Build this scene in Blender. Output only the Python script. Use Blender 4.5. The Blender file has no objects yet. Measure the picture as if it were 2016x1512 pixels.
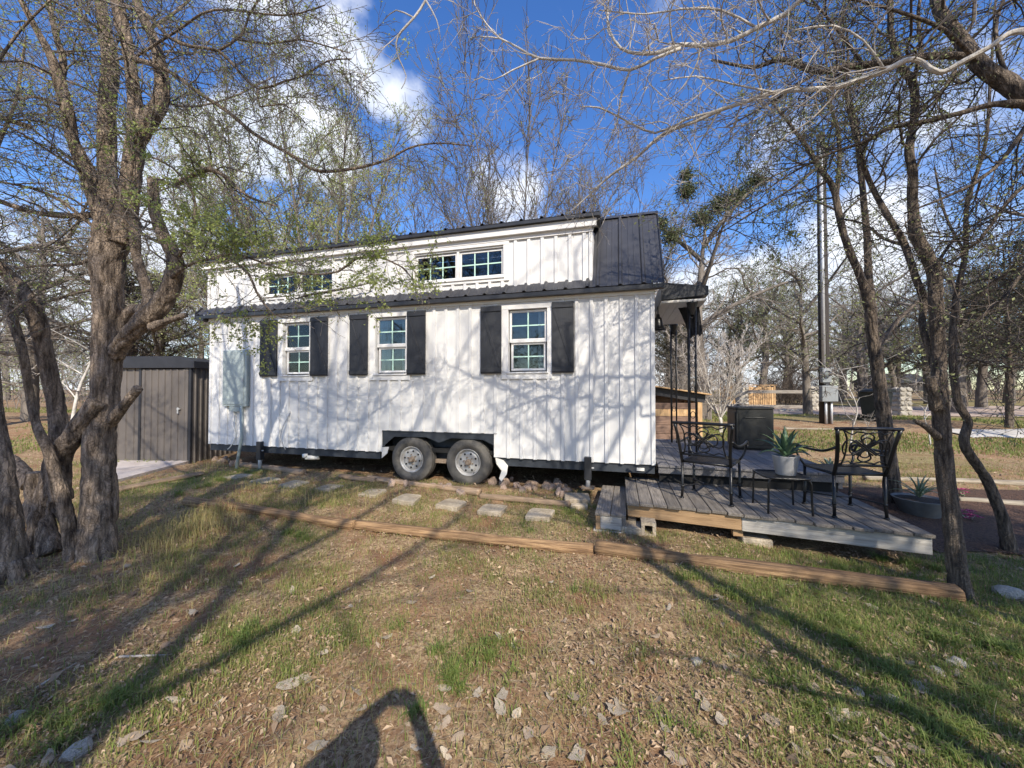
import bpy, bmesh, math, random
import numpy as np
from mathutils import Vector, Matrix

C = bpy.context.scene.collection
SC = bpy.context.scene
R = math.radians
# ------------------------------------------------------------------ camera, light, exposure
EYE, PITCH, FPX = 1.45, R(1.06), 757.0
cam_d = bpy.data.cameras.new("camera"); cam = bpy.data.objects.new("camera", cam_d); C.objects.link(cam)
cam.location = (0, 0, EYE); cam.rotation_euler = (R(90) + PITCH, 0, 0)
cam_d.sensor_width = 36; cam_d.lens = 36 * FPX / 2016; cam_d.clip_start = 0.02; cam_d.clip_end = 2000
SC.camera = cam
SUN_EL, SUN_AZ = R(37.3), R(164.3)      # azimuth clockwise from +Y, where the sun stands
sd = Vector((math.sin(SUN_AZ) * math.cos(SUN_EL), math.cos(SUN_AZ) * math.cos(SUN_EL), math.sin(SUN_EL)))
sun_d = bpy.data.lights.new("sun", 'SUN'); sun_d.energy = 3.9; sun_d.angle = R(0.53); sun_d.color = (1, .91, .77)
sun = bpy.data.objects.new("sun", sun_d); C.objects.link(sun)
sun.rotation_euler = (-sd).to_track_quat('-Z', 'Y').to_euler()
SC.view_settings.view_transform = 'Standard'; SC.view_settings.look = 'None'
SC.view_settings.exposure = 0.70; SC.view_settings.gamma = 1.0; SC.view_settings.use_curve_mapping = False
SC.cycles.max_bounces = 8; SC.cycles.transparent_max_bounces = 12; SC.cycles.use_denoising = True
try: SC.cycles.denoising_prefilter = 'ACCURATE'
except Exception: pass


def pix_dir(px, py):
    u = (px - 1008) / FPX; v = (756 - py) / FPX
    return Vector((u, math.cos(PITCH) - v * math.sin(PITCH), math.sin(PITCH) + v * math.cos(PITCH)))


def P(px, py, Y):
    d = pix_dir(px, py); k = Y / d.y
    return (d.x * k, Y, EYE + d.z * k)


# sky: Nishita with broken cumulus mixed in by direction
W = bpy.data.worlds.new("World"); SC.world = W; W.use_nodes = True
nt = W.node_tree; nt.nodes.clear(); L = nt.links


def nn(tree, t, **kw):
    n = tree.nodes.new(t)
    for k, v in kw.items():
        if k.startswith('i_'):
            n.inputs[k[2:].replace('_', ' ')].default_value = v
        else:
            setattr(n, k, v)
    return n


def math_node(tree, op, a, b=None, c=None, clamp=False):
    n = tree.nodes.new('ShaderNodeMath'); n.operation = op; n.use_clamp = clamp
    for i, v in enumerate((a, b, c)):
        if v is None: continue
        if isinstance(v, (int, float)): n.inputs[i].default_value = v
        else: tree.links.new(v, n.inputs[i])
    return n.outputs[0]


sky = nn(nt, 'ShaderNodeTexSky', sky_type='NISHITA', sun_disc=False, sun_elevation=SUN_EL, sun_rotation=SUN_AZ,
         air_density=1.0, dust_density=0.4, ozone_density=2.2)
hs = nn(nt, 'ShaderNodeHueSaturation'); hs.inputs['Hue'].default_value = .512; hs.inputs['Saturation'].default_value = 1.28; hs.inputs['Value'].default_value = 1.0
L.new(sky.outputs[0], hs.inputs['Color'])
tcw = nn(nt, 'ShaderNodeTexCoord')
nrm = nn(nt, 'ShaderNodeVectorMath', operation='NORMALIZE'); L.new(tcw.outputs['Generated'], nrm.inputs[0])
nz = nn(nt, 'ShaderNodeTexNoise'); nz.inputs['Scale'].default_value = 3.4; nz.inputs['Detail'].default_value = 9; nz.inputs['Roughness'].default_value = .56
L.new(nrm.outputs[0], nz.inputs['Vector'])
total = math_node(nt, 'MULTIPLY_ADD', nz.outputs['Fac'], 2.5, -.78)
# the clouds of that day: (px, py, angular radius in degrees, weight)
for (px, py, rad, wgt) in [(690, 105, 4.5, .30), (735, 160, 4.5, .26), (790, 215, 5, .30), (850, 245, 4, .2), (360, 305, 7, .46), (440, 275, 6, .40), (520, 268, 6, .40), (610, 290, 7, .48),
                           (680, 325, 5.5, .40), (1000, 345, 6, .18), (1400, 660, 14, .28), (1560, 590, 14, .30), (1760, 560, 14, .20), (1950, 600, 14, .1), (1990, 90, 10, .25),
                           (60, 560, 18, .30), (250, 620, 14, .28), (700, 600, 14, .2), (1430, 760, 20, .3), (1180, 228, 4, .12)]:
    d = pix_dir(px, py).normalized()
    dt = nn(nt, 'ShaderNodeVectorMath', operation='DOT_PRODUCT'); L.new(nrm.outputs[0], dt.inputs[0]); dt.inputs[1].default_value = d
    mr = nn(nt, 'ShaderNodeMapRange', interpolation_type='SMOOTHSTEP')
    mr.inputs['From Min'].default_value = math.cos(R(rad)); mr.inputs['From Max'].default_value = math.cos(R(rad * .1))
    mr.inputs['To Min'].default_value = 0; mr.inputs['To Max'].default_value = wgt
    L.new(dt.outputs['Value'], mr.inputs['Value'])
    total = math_node(nt, 'ADD', total, mr.outputs['Result'])
cm = nn(nt, 'ShaderNodeMapRange', interpolation_type='SMOOTHSTEP'); cm.inputs['From Min'].default_value = .58; cm.inputs['From Max'].default_value = 1.02
cm.inputs['To Max'].default_value = .92
L.new(total, cm.inputs['Value'])
nz2 = nn(nt, 'ShaderNodeTexNoise'); nz2.inputs['Scale'].default_value = 7; nz2.inputs['Detail'].default_value = 5; L.new(nrm.outputs[0], nz2.inputs['Vector'])
ccol = nn(nt, 'ShaderNodeValToRGB'); ccol.color_ramp.elements[0].color = (3.6, 4.0, 4.7, 1); ccol.color_ramp.elements[1].color = (5.4, 5.5, 5.7, 1)
ccol.color_ramp.elements[0].position = .35; ccol.color_ramp.elements[1].position = .65
L.new(nz2.outputs['Fac'], ccol.inputs['Fac'])
mxw = nn(nt, 'ShaderNodeMix', data_type='RGBA'); L.new(cm.outputs['Result'], mxw.inputs['Factor'])
L.new(hs.outputs[0], mxw.inputs[6]); L.new(ccol.outputs[0], mxw.inputs[7])
bg = nn(nt, 'ShaderNodeBackground'); bg.inputs['Strength'].default_value = .15; L.new(mxw.outputs[2], bg.inputs['Color'])
ow = nn(nt, 'ShaderNodeOutputWorld'); L.new(bg.outputs[0], ow.inputs['Surface'])

# ------------------------------------------------------------------ numpy noise
_prm = np.random.RandomState(7).randint(0, 1 << 30, size=4096)


def _h(ix, iy, iz):
    return _prm[(_prm[(_prm[ix & 4095] + iy) & 4095] + iz) & 4095] / float(1 << 30)


def vnoise(p):
    p = np.asarray(p, float); i = np.floor(p).astype(np.int64); f = p - i; f = f * f * (3 - 2 * f)
    x, y, z = i[..., 0], i[..., 1], i[..., 2]; fx, fy, fz = f[..., 0], f[..., 1], f[..., 2]
    r = 0
    for a in (0, 1):
        for b in (0, 1):
            for c in (0, 1):
                r = r + _h(x + a, y + b, z + c) * (fx if a else 1 - fx) * (fy if b else 1 - fy) * (fz if c else 1 - fz)
    return r


def vn2(x, y, s, z=0.0):
    return vnoise(np.stack([np.asarray(x) * s, np.asarray(y) * s, np.zeros_like(np.asarray(x, float)) + z], -1))


def sstep(a, b, x):
    t = np.clip((np.asarray(x, float) - a) / (b - a), 0, 1); return t * t * (3 - 2 * t)


# ------------------------------------------------------------------ materials
MATS = {}


def mat(name, col, rough=.8, metal=0., var=0., scale=6., stretch=(1, 1, 1), bump=0., bscale=None, col2=None, ramp=(.35, .65), objvar=0., tint=None, spec=.5, detail=6, trans=0.):
    """principled material whose colour wanders between col and col2 along a noise"""
    if name in MATS: return MATS[name]
    m = bpy.data.materials.new(name); m.use_nodes = True; t = m.node_tree; b = t.nodes['Principled BSDF']; l = t.links
    b.inputs['Roughness'].default_value = rough; b.inputs['Metallic'].default_value = metal; b.inputs['Specular IOR Level'].default_value = spec
    tc = nn(t, 'ShaderNodeTexCoord'); mp = nn(t, 'ShaderNodeMapping'); mp.inputs['Scale'].default_value = stretch
    l.new(tc.outputs['Object'], mp.inputs['Vector'])
    if col2 is None:
        col2 = tuple(min(1, c * (1 + var)) for c in col); col = tuple(c * (1 - var) for c in col)
    oi = nn(t, 'ShaderNodeObjectInfo')
    off = nn(t, 'ShaderNodeVectorMath', operation='MULTIPLY_ADD')
    cmb = nn(t, 'ShaderNodeCombineXYZ')
    for k in range(3): l.new(oi.outputs['Random'], cmb.inputs[k])
    off.inputs[1].default_value = (37, 23, 51); l.new(cmb.outputs[0], off.inputs[0]); l.new(mp.outputs[0], off.inputs[2])
    n1 = nn(t, 'ShaderNodeTexNoise'); n1.inputs['Scale'].default_value = scale; n1.inputs['Detail'].default_value = detail; n1.inputs['Roughness'].default_value = .62
    l.new(off.outputs[0], n1.inputs['Vector'])
    mr = nn(t, 'ShaderNodeMapRange'); mr.inputs['From Min'].default_value = ramp[0]; mr.inputs['From Max'].default_value = ramp[1]; l.new(n1.outputs['Fac'], mr.inputs['Value'])
    mx = nn(t, 'ShaderNodeMix', data_type='RGBA'); mx.inputs[6].default_value = (*col, 1); mx.inputs[7].default_value = (*col2, 1); l.new(mr.outputs[0], mx.inputs['Factor'])
    out = mx.outputs[2]; crack = None
    if name.endswith('_bark') and name != 'pale_bark':      # furrows between the bark plates
        wv = nn(t, 'ShaderNodeTexNoise'); wv.inputs['Scale'].default_value = 9; l.new(tc.outputs['Object'], wv.inputs['Vector'])
        mp2 = nn(t, 'ShaderNodeMapping'); mp2.inputs['Scale'].default_value = (1, 1, .11); l.new(tc.outputs['Object'], mp2.inputs['Vector'])
        wa = nn(t, 'ShaderNodeVectorMath', operation='MULTIPLY_ADD'); wa.inputs[1].default_value = (.22, .22, .16); l.new(wv.outputs['Color'], wa.inputs[0]); l.new(mp2.outputs[0], wa.inputs[2])
        vo = nn(t, 'ShaderNodeTexVoronoi', feature='DISTANCE_TO_EDGE'); vo.inputs['Scale'].default_value = 30 if name == 'elm_bark' else 42; l.new(wa.outputs[0], vo.inputs['Vector'])
        ck = nn(t, 'ShaderNodeMapRange', interpolation_type='SMOOTHSTEP'); ck.inputs['From Max'].default_value = .13; ck.inputs['To Min'].default_value = .60; l.new(vo.outputs['Distance'], ck.inputs['Value']); crack = ck.outputs[0]
        m3 = nn(t, 'ShaderNodeMix', data_type='RGBA'); m3.inputs[6].default_value = (*[c * .8 for c in col], 1); l.new(out, m3.inputs[7]); l.new(crack, m3.inputs['Factor']); out = m3.outputs[2]
    if tint is not None:
        at = nn(t, 'ShaderNodeAttribute', attribute_name='tint')
        m2 = nn(t, 'ShaderNodeMix', data_type='RGBA'); m2.inputs[7].default_value = (*tint, 1)
        l.new(out, m2.inputs[6]); l.new(at.outputs['Fac'], m2.inputs['Factor']); out = m2.outputs[2]
    if objvar:
        h2 = nn(t, 'ShaderNodeHueSaturation')
        v = math_node(t, 'MULTIPLY_ADD', oi.outputs['Random'], 2 * objvar, 1 - objvar); l.new(v, h2.inputs['Value']); l.new(out, h2.inputs['Color']); out = h2.outputs[0]
    l.new(out, b.inputs['Base Color'])
    if bump:
        n2 = nn(t, 'ShaderNodeTexNoise'); n2.inputs['Scale'].default_value = bscale or scale * 3; n2.inputs['Detail'].default_value = 5
        l.new(off.outputs[0], n2.inputs['Vector'])
        bp = nn(t, 'ShaderNodeBump'); bp.inputs['Strength'].default_value = bump; bp.inputs['Distance'].default_value = .05 if 'bark' in name else .02
        hgt = n2.outputs['Fac'] if crack is None else math_node(t, 'MULTIPLY_ADD', crack, .22, math_node(t, 'MULTIPLY', n2.outputs['Fac'], .6))
        l.new(hgt, bp.inputs['Height']); l.new(bp.outputs[0], b.inputs['Normal'])
    if trans:
        tr = nn(t, 'ShaderNodeBsdfTranslucent'); l.new(out, tr.inputs['Color'])
        ms = nn(t, 'ShaderNodeMixShader'); ms.inputs[0].default_value = trans
        l.new(b.outputs[0], ms.inputs[1]); l.new(tr.outputs[0], ms.inputs[2]); l.new(ms.outputs[0], t.nodes['Material Output'].inputs['Surface'])
    MATS[name] = m
    return m


M_white = mat('white_siding', (.67, .665, .65), .55, var=.035, scale=1.6, stretch=(1, 1, .3), bump=.06, bscale=40)
M_trim = mat('white_trim', (.72, .71, .69), .5, var=.03, scale=4)
M_black = mat('black_metal', (.028, .029, .033), .42, var=.25, scale=5, spec=.5)
M_roof = mat('roof_metal', (.045, .046, .052), .38, var=.2, scale=2.0, spec=.6)
M_iron = mat('wrought_iron', (.008, .008, .009), .34, var=.2, scale=14, bump=.1)
M_shutter = mat('charcoal_paint', (.022, .024, .029), .6, var=.2, scale=8, stretch=(8, 8, .8), bump=.15)
M_navy = mat('trailer_paint', (.03, .036, .045), .6, var=.3, scale=4)
M_mint = mat('mint_muntin', (.50, .72, .62), .5, var=.04)
M_tyre = mat('tyre_rubber', (.05, .048, .045), .9, col2=(.15, .138, .12), scale=5, ramp=(.35, .75), bump=.15, bscale=50)
M_rim = mat('steel_rim', (.50, .50, .49), .45, .25, col2=(.38, .36, .33), scale=9)
M_rust = mat('rusty_hub', (.17, .12, .085), .8, col2=(.30, .24, .18), scale=30, bump=.3)
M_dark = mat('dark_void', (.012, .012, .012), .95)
M_curt = mat('curtain_cloth', (.45, .52, .62), .9, var=.15, scale=3, stretch=(20, 1, 1))
M_int = mat('room_wall', (.25, .24, .22), .9, var=.1)
M_panel = mat('panel_paint', (.34, .395, .385), .5, var=.06, scale=3)
M_galv = mat('galvanised_steel', (.50, .51, .52), .42, .25, var=.12, scale=10)
M_pvc = mat('pvc_white', (.78, .76, .70), .5, var=.05)
M_grey_y = mat('weathered_deck', (.085, .072, .06), .85, col2=(.27, .24, .205), scale=3, stretch=(22, 1.1, 22), ramp=(.3, .72), bump=.4, bscale=8, objvar=.25)
M_grey_x = mat('weathered_beam', (.27, .25, .225), .85, col2=(.52, .49, .44), scale=3, stretch=(1.0, 20, 20), ramp=(.3, .7), bump=.3, bscale=8, objvar=.05)
M_warm_x = mat('warm_beam', (.24, .145, .07), .8, col2=(.46, .30, .16), scale=3, stretch=(1.0, 16, 16), ramp=(.3, .7), bump=.3, bscale=8, objvar=.08)
M_upper = mat('dark_deck_boards', (.115, .11, .112), .75, col2=(.19, .18, .18), scale=3, stretch=(20, 1.1, 20), bump=.3, bscale=8, objvar=.15)  # plain dark grey boards for the porch deck
M_redwood = mat('cedar_board', (.15, .09, .062), .85, col2=(.28, .185, .135), scale=3, stretch=(1, 14, 16), ramp=(.3, .7), bump=.3, bscale=9, objvar=.18)
M_palewood = mat('pale_board', (.42, .25, .12), .85, col2=(.62, .42, .22), scale=3, stretch=(14, 14, 1.2), bump=.3, bscale=9, objvar=.2)
M_oldrail = mat('old_rail', (.25, .22, .19), .9, col2=(.40, .36, .31), scale=3, stretch=(1, 12, 12), bump=.3)
M_log = mat('landscape_timber', (.12, .065, .03), .85, col2=(.42, .265, .135), scale=5, stretch=(.5, 11, 11), ramp=(.36, .68), bump=1., bscale=9, objvar=.2, detail=9)
M_log2 = mat('old_timber', (.20, .13, .08), .9, col2=(.40, .29, .19), scale=2.6, stretch=(1.0, 12, 12), ramp=(.3, .7), bump=.6, bscale=6, objvar=.2)
M_conc = mat('concrete', (.30, .245, .175), .95, col2=(.47, .40, .30), scale=7, bump=.8, bscale=40, objvar=.1)
M_slab = mat('pale_slab', (.40, .37, .33), .95, col2=(.55, .52, .47), scale=4, bump=.3, bscale=30)
M_pad = mat('pinkish_pad', (.40, .34, .30), .95, col2=(.54, .48, .43), scale=3, bump=.4, bscale=40)
M_stone = mat('limestone', (.33, .30, .25), .95, col2=(.55, .51, .44), scale=8, bump=.7, bscale=22, objvar=.25)
M_sand = mat('sandstone', (.33, .22, .16), .95, col2=(.52, .40, .31), scale=7, bump=.7, bscale=20, objvar=.2)
M_shed = mat('taupe_steel', (.115, .10, .089), .55, var=.14, scale=2, stretch=(1, 1, .4))
M_shedroof = mat('shed_roof', (.022, .022, .026), .5, var=.2)
M_bark = mat('elm_bark', (.06, .043, .031), .95, col2=(.36, .28, .21), scale=30, stretch=(1, 1, .13), ramp=(.36, .64), bump=1.0, bscale=40, detail=10)
M_barkd = mat('dark_bark', (.036, .027, .021), .95, col2=(.23, .18, .135), scale=38, stretch=(1, 1, .13), ramp=(.36, .66), bump=1.0, bscale=48, detail=10)
M_twig = mat('grey_twig', (.10, .082, .066), .9, col2=(.21, .18, .152), scale=3)
M_twigf = mat('far_twig', (.17, .145, .122), .9, col2=(.30, .265, .23), scale=3)
M_twigp = mat('pale_twig', (.34, .30, .26), .9, col2=(.52, .48, .43), scale=4)
M_twigd = mat('brown_twig', (.05, .038, .03), .9, col2=(.12, .095, .078), scale=3)
M_pbark = mat('pale_bark', (.36, .33, .29), .9, col2=(.60, .57, .52), scale=6, stretch=(1, 1, .5), bump=.6)
M_farbark = mat('far_bark', (.10, .083, .068), .95, col2=(.26, .225, .19), scale=6, stretch=(1, 1, .25), bump=.8)
M_cut = mat('cut_wood', (.36, .25, .16), .9, col2=(.50, .38, .26), scale=14, bump=.4)
M_bud = mat('budding_leaf', (.36, .42, .09), .7, col2=(.52, .56, .20), scale=1.5, tint=(.28, .34, .12), trans=.45)
M_budd = mat('hazy_leaf', (.22, .26, .09), .7, col2=(.36, .38, .16), scale=1.5, tint=(.20, .22, .10), trans=.3)
M_cedar = mat('cedar_needles', (.035, .042, .022), .8, col2=(.085, .088, .05), scale=2, tint=(.12, .105, .065), trans=.15)
M_mist = mat('mistletoe_leaf', (.035, .055, .022), .8, col2=(.075, .10, .04), scale=2, tint=(.13, .13, .06), trans=.15)
M_grass = mat('grass_blade', (.10, .17, .03), .65, col2=(.22, .28, .06), scale=1.2, tint=(.50, .39, .18), trans=.35)
M_litter = mat('leaf_litter_mix', (.15, .09, .055), .9, col2=(.31, .205, .125), scale=14, tint=(.52, .39, .26), trans=.1)
M_leafp = mat('pale_dry_leaf', (.38, .30, .21), .85, col2=(.62, .54, .42), scale=10, bump=.6, bscale=40, objvar=.25)
M_leaft = mat('tan_dry_leaf', (.33, .25, .17), .85, col2=(.48, .38, .28), scale=14, bump=.5, bscale=40, objvar=.2)
M_agave = mat('agave_leaf', (.05, .10, .055), .5, col2=(.10, .17, .09), scale=5)
M_strip = mat('striped_leaf', (.10, .16, .07), .55, col2=(.42, .46, .30), scale=5, stretch=(3, 3, 1))
M_pot = mat('glazed_pot', (.34, .34, .345), .4, var=.1, scale=5)
M_bowl = mat('grey_planter', (.17, .175, .175), .8, var=.15, scale=7, bump=.3)
M_soil = mat('potting_soil', (.05, .035, .025), .95, var=.3, scale=30, bump=.8)
M_pink = mat('pink_petal', (.38, .03, .14), .6, var=.2, scale=20)
M_bin = mat('bin_plastic', (.02, .024, .022), .5, var=.15)
M_acbox = mat('dark_cabinet', (.014, .015, .014), .5, var=.2, scale=5)
M_pole = mat('pole_wood', (.022, .018, .016), .9, col2=(.055, .046, .04), scale=5, stretch=(6, 6, .5), bump=.4)
M_meter = mat('meter_grey', (.22, .235, .24), .55, 0., var=.1, scale=5)
M_soffit = mat('soffit_paint', (.62, .61, .58), .7, var=.06, scale=4, stretch=(12, 1, 1))
M_farroof = mat('far_roof', (.035, .034, .033), .7, var=.2)
M_cloth = mat('black_cloth', (.012, .012, .014), .9)
M_skin = mat('skin', (.52, .36, .27), .6); M_shirt = mat('shirt_cloth', (.12, .15, .2), .9); M_hair = mat('hair', (.05, .035, .025), .7)


def glass_mat():
    m = bpy.data.materials.new('window_glass'); m.use_nodes = True; t = m.node_tree; t.nodes.clear(); l = t.links
    tr = nn(t, 'ShaderNodeBsdfTransparent'); tr.inputs[0].default_value = (.82, .86, .84, 1)
    gl = nn(t, 'ShaderNodeBsdfGlossy'); gl.inputs['Roughness'].default_value = .02; gl.inputs[0].default_value = (.95, .97, 1, 1)
    nz_ = nn(t, 'ShaderNodeTexNoise'); nz_.inputs['Scale'].default_value = 3
    bp = nn(t, 'ShaderNodeBump'); bp.inputs['Strength'].default_value = .012; l.new(nz_.outputs['Fac'], bp.inputs['Height']); l.new(bp.outputs[0], gl.inputs['Normal'])
    fr = nn(t, 'ShaderNodeFresnel'); fr.inputs[0].default_value = 1.6
    mx = nn(t, 'ShaderNodeMixShader'); l.new(fr.outputs[0], mx.inputs[0]); l.new(tr.outputs[0], mx.inputs[1]); l.new(gl.outputs[0], mx.inputs[2])
    o = nn(t, 'ShaderNodeOutputMaterial'); l.new(mx.outputs[0], o.inputs['Surface']); return m


M_glass = glass_mat()


# ------------------------------------------------------------------ object helpers
def tag(o, label=None, cat=None, group=None, kind=None):
    if label: o['label'] = label
    if cat: o['category'] = cat
    if group: o['group'] = group
    if kind: o['kind'] = kind
    return o


def empty(name, loc=(0, 0, 0), rz=0., label=None, cat=None, group=None):
    o = bpy.data.objects.new(name, None); C.objects.link(o); o.location = loc; o.rotation_euler = (0, 0, rz); o.empty_display_size = .1
    return tag(o, label, cat, group)


def link(name, me, m=None, parent=None, loc=(0, 0, 0), rot=(0, 0, 0)):
    o = bpy.data.objects.new(name, me); C.objects.link(o)
    if m is not None and not me.materials: me.materials.append(m)
    o.location = loc; o.rotation_euler = rot
    if parent is not None: o.parent = parent
    return o


def mesh_np(name, v, quads=None, tris=None, smooth=False, tint=None):
    me = bpy.data.meshes.new(name); v = np.ascontiguousarray(v, dtype=np.float32).reshape(-1, 3)
    nq = 0 if quads is None else len(quads); ntri = 0 if tris is None else len(tris)
    me.vertices.add(len(v)); me.vertices.foreach_set('co', v.ravel())
    idx = []
    if nq: idx.append(np.asarray(quads, np.int32).ravel())
    if ntri: idx.append(np.asarray(tris, np.int32).ravel())
    idx = np.concatenate(idx); me.loops.add(len(idx)); me.loops.foreach_set('vertex_index', idx)
    me.polygons.add(nq + ntri)
    st = np.concatenate([np.arange(nq) * 4, nq * 4 + np.arange(ntri) * 3]).astype(np.int32)
    me.polygons.foreach_set('loop_start', st)
    me.polygons.foreach_set('use_smooth', np.full(nq + ntri, bool(smooth or name in ('twigs', 'crown', 'branches', 'undergrowth', 'vine_thicket', 'far_woods', 'straw', 'roof_debris', 'cable'))))
    if tint is not None:
        a = me.attributes.new('tint', 'FLOAT', 'POINT'); a.data.foreach_set('value', np.ascontiguousarray(tint, np.float32))
    me.update(calc_edges=True); me.validate(); return me


class Acc:
    def __init__(s): s.v = []; s.q = []; s.t = []; s.tint = []; s.n = 0

    def add(s, v, q=None, t=None, tint=None):
        v = np.asarray(v, float).reshape(-1, 3)
        if q is not None and len(q): s.q.append(np.asarray(q) + s.n)
        if t is not None and len(t): s.t.append(np.asarray(t) + s.n)
        s.tint.append(np.zeros(len(v)) if tint is None else np.asarray(tint, float).ravel()); s.v.append(v); s.n += len(v)

    def box(s, lo, hi, M=None):
        x0, y0, z0 = lo; x1, y1, z1 = hi
        v = np.array([[x0, y0, z0], [x1, y0, z0], [x1, y1, z0], [x0, y1, z0], [x0, y0, z1], [x1, y0, z1], [x1, y1, z1], [x0, y1, z1]], float)
        if M is not None: v = np.array([(M @ Vector(p))[:] for p in v])
        s.add(v, [[0, 3, 2, 1], [4, 5, 6, 7], [0, 1, 5, 4], [1, 2, 6, 5], [2, 3, 7, 6], [3, 0, 4, 7]])

    def tube(s, pts, rad, sides=8, cap=True):
        pts = np.asarray(pts, float); rad = np.zeros(len(pts)) + np.asarray(rad, float)
        if cap:
            pts = np.concatenate([pts[:1], pts, pts[-1:]]); rad = np.concatenate([[1e-5], rad, [1e-5]])
        v, q = tubes(pts[None], rad[None], sides); s.add(v, q)

    def mesh(s, name, smooth=False):
        return mesh_np(name, np.concatenate(s.v), np.concatenate(s.q) if s.q else None, np.concatenate(s.t) if s.t else None, smooth, np.concatenate(s.tint))

    def obj(s, name, m, parent=None, smooth=False, loc=(0, 0, 0), rot=(0, 0, 0)):
        return link(name, s.mesh(name, smooth), m, parent, loc, rot)


def unit(a): return a / np.maximum(np.linalg.norm(a, axis=-1, keepdims=True), 1e-9)


def tubes(pts, rad, S=3):
    """pts (N,K,3), rad (N,K) -> verts, quads for N tubes"""
    N, K, _ = pts.shape
    tan = np.empty_like(pts); tan[:, 1:-1] = pts[:, 2:] - pts[:, :-2]; tan[:, 0] = pts[:, 1] - pts[:, 0]; tan[:, -1] = pts[:, -1] - pts[:, -2]
    z = np.linalg.norm(tan, axis=-1) < 1e-9
    if z[:, 0].any(): tan[:, 0][z[:, 0]] = (pts[:, 2] - pts[:, 1])[z[:, 0]]
    if z[:, -1].any(): tan[:, -1][z[:, -1]] = (pts[:, -2] - pts[:, -3])[z[:, -1]]
    tan = unit(tan)
    ref = np.zeros((N, 3)); ax = np.argmin(np.abs(tan[:, 0]), axis=1); ref[np.arange(N), ax] = 1
    a = unit(np.cross(tan[:, 0], ref)); A = np.empty_like(pts); A[:, 0] = a
    for k in range(1, K):
        a = unit(a - (a * tan[:, k]).sum(-1, keepdims=True) * tan[:, k]); A[:, k] = a
    B = np.cross(tan, A); th = np.arange(S) * 2 * math.pi / S
    v = pts[:, :, None] + rad[:, :, None, None] * (np.cos(th)[:, None] * A[:, :, None] + np.sin(th)[:, None] * B[:, :, None])
    base = (np.arange(N) * K * S)[:, None, None]; kk = (np.arange(K - 1) * S)[None, :, None]; s0 = np.arange(S)[None, None]; s1 = (s0 + 1) % S
    q = np.stack([base + kk + s0, base + kk + s1, base + kk + S + s1, base + kk + S + s0], -1).reshape(-1, 4)
    return v.reshape(-1, 3), q


def box(name, lo, hi, m, parent=None, bev=0., loc=(0, 0, 0), rot=(0, 0, 0)):
    a = Acc(); a.box(lo, hi); me = a.mesh(name)
    if bev:
        b = bmesh.new(); b.from_mesh(me); bmesh.ops.bevel(b, geom=list(b.edges), offset=bev, segments=1, affect='EDGES'); b.to_mesh(me); b.free()
    return link(name, me, m, parent, loc, rot)


def prism(name, poly, y0, y1, m, parent=None, axis='y', bev=0.):
    """extrude a polygon given in (x,z) along y, or in (y,z) along x"""
    b = bmesh.new()
    f = lambda p, q: (p[0], q, p[1]) if axis == 'y' else ((q, p[0], p[1]) if axis == 'x' else (p[0], p[1], q))
    v0 = [b.verts.new(f(p, y0)) for p in poly]; v1 = [b.verts.new(f(p, y1)) for p in poly]; n = len(poly)
    b.faces.new(v0); b.faces.new(v1[::-1])
    for i in range(n): b.faces.new((v0[i], v1[i], v1[(i + 1) % n], v0[(i + 1) % n]))
    bmesh.ops.recalc_face_normals(b, faces=b.faces)
    if bev: bmesh.ops.bevel(b, geom=list(b.edges), offset=bev, segments=1, affect='EDGES')
    me = bpy.data.meshes.new(name); b.to_mesh(me); b.free(); return link(name, me, m, parent)


def lathe(name, prof, m, parent=None, S=24, loc=(0, 0, 0), rot=(0, 0, 0), smooth=True):
    prof = np.asarray(prof, float); th = np.arange(S) * 2 * math.pi / S
    v = np.stack([prof[:, 0, None] * np.cos(th), prof[:, 0, None] * np.sin(th), prof[:, 1, None] + 0 * th], -1).reshape(-1, 3)
    K = len(prof); q = [[k * S + s, k * S + (s + 1) % S, (k + 1) * S + (s + 1) % S, (k + 1) * S + s] for k in range(K - 1) for s in range(S)]
    return link(name, mesh_np(name, v, q, smooth=smooth), m, parent, loc, rot)


def catmull(pts, spacing=.05, extra=None, closed=False):
    """Catmull-Rom resample; extra = per-point scalars resampled too"""
    p = np.asarray(pts, float); e = None if extra is None else np.asarray(extra, float)
    if closed: p = np.concatenate([p[-1:], p, p[:2]])
    else: p = np.concatenate([2 * p[:1] - p[1:2], p, 2 * p[-1:] - p[-2:-1]])
    out, oe = [], []
    for i in range(1, len(p) - 2):
        n = max(2, int(np.linalg.norm(p[i + 1] - p[i]) / spacing)); t = (np.arange(n) / n)[:, None]
        a, b, c, d = p[i - 1:i + 3]
        out.append(.5 * (2 * b + (c - a) * t + (2 * a - 5 * b + 4 * c - d) * t ** 2 + (3 * b - a - 3 * c + d) * t ** 3))
        if e is not None: oe.append(e[i - 1] + (e[i] - e[i - 1]) * t[:, 0])
    if not closed:
        out.append(p[-2:-1])
        if e is not None: oe.append(e[-1:])
    r = np.concatenate(out)
    return r if e is None else (r, np.concatenate(oe))


# ------------------------------------------------------------------ the ground
def ground_z(x, y):
    x = np.asarray(x, float); y = np.asarray(y, float)
    z = -.12 * (1 - sstep(4.0, 6.0, y)) + .45 * sstep(7.6, 13, y) + np.clip(y - 15, 0, 60) * .022
    fade = sstep(.5, 2, y) * 0 + 1
    z = z + fade * ((vn2(x, y, .55, 3.) - .5) * .05 + (vn2(x, y, 1.9, 5.) - .5) * .02)
    z = z + .10 * np.exp(-(((x + 3.75) / .75) ** 2 + ((y - 3.6) / .75) ** 2))
    return z


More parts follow.
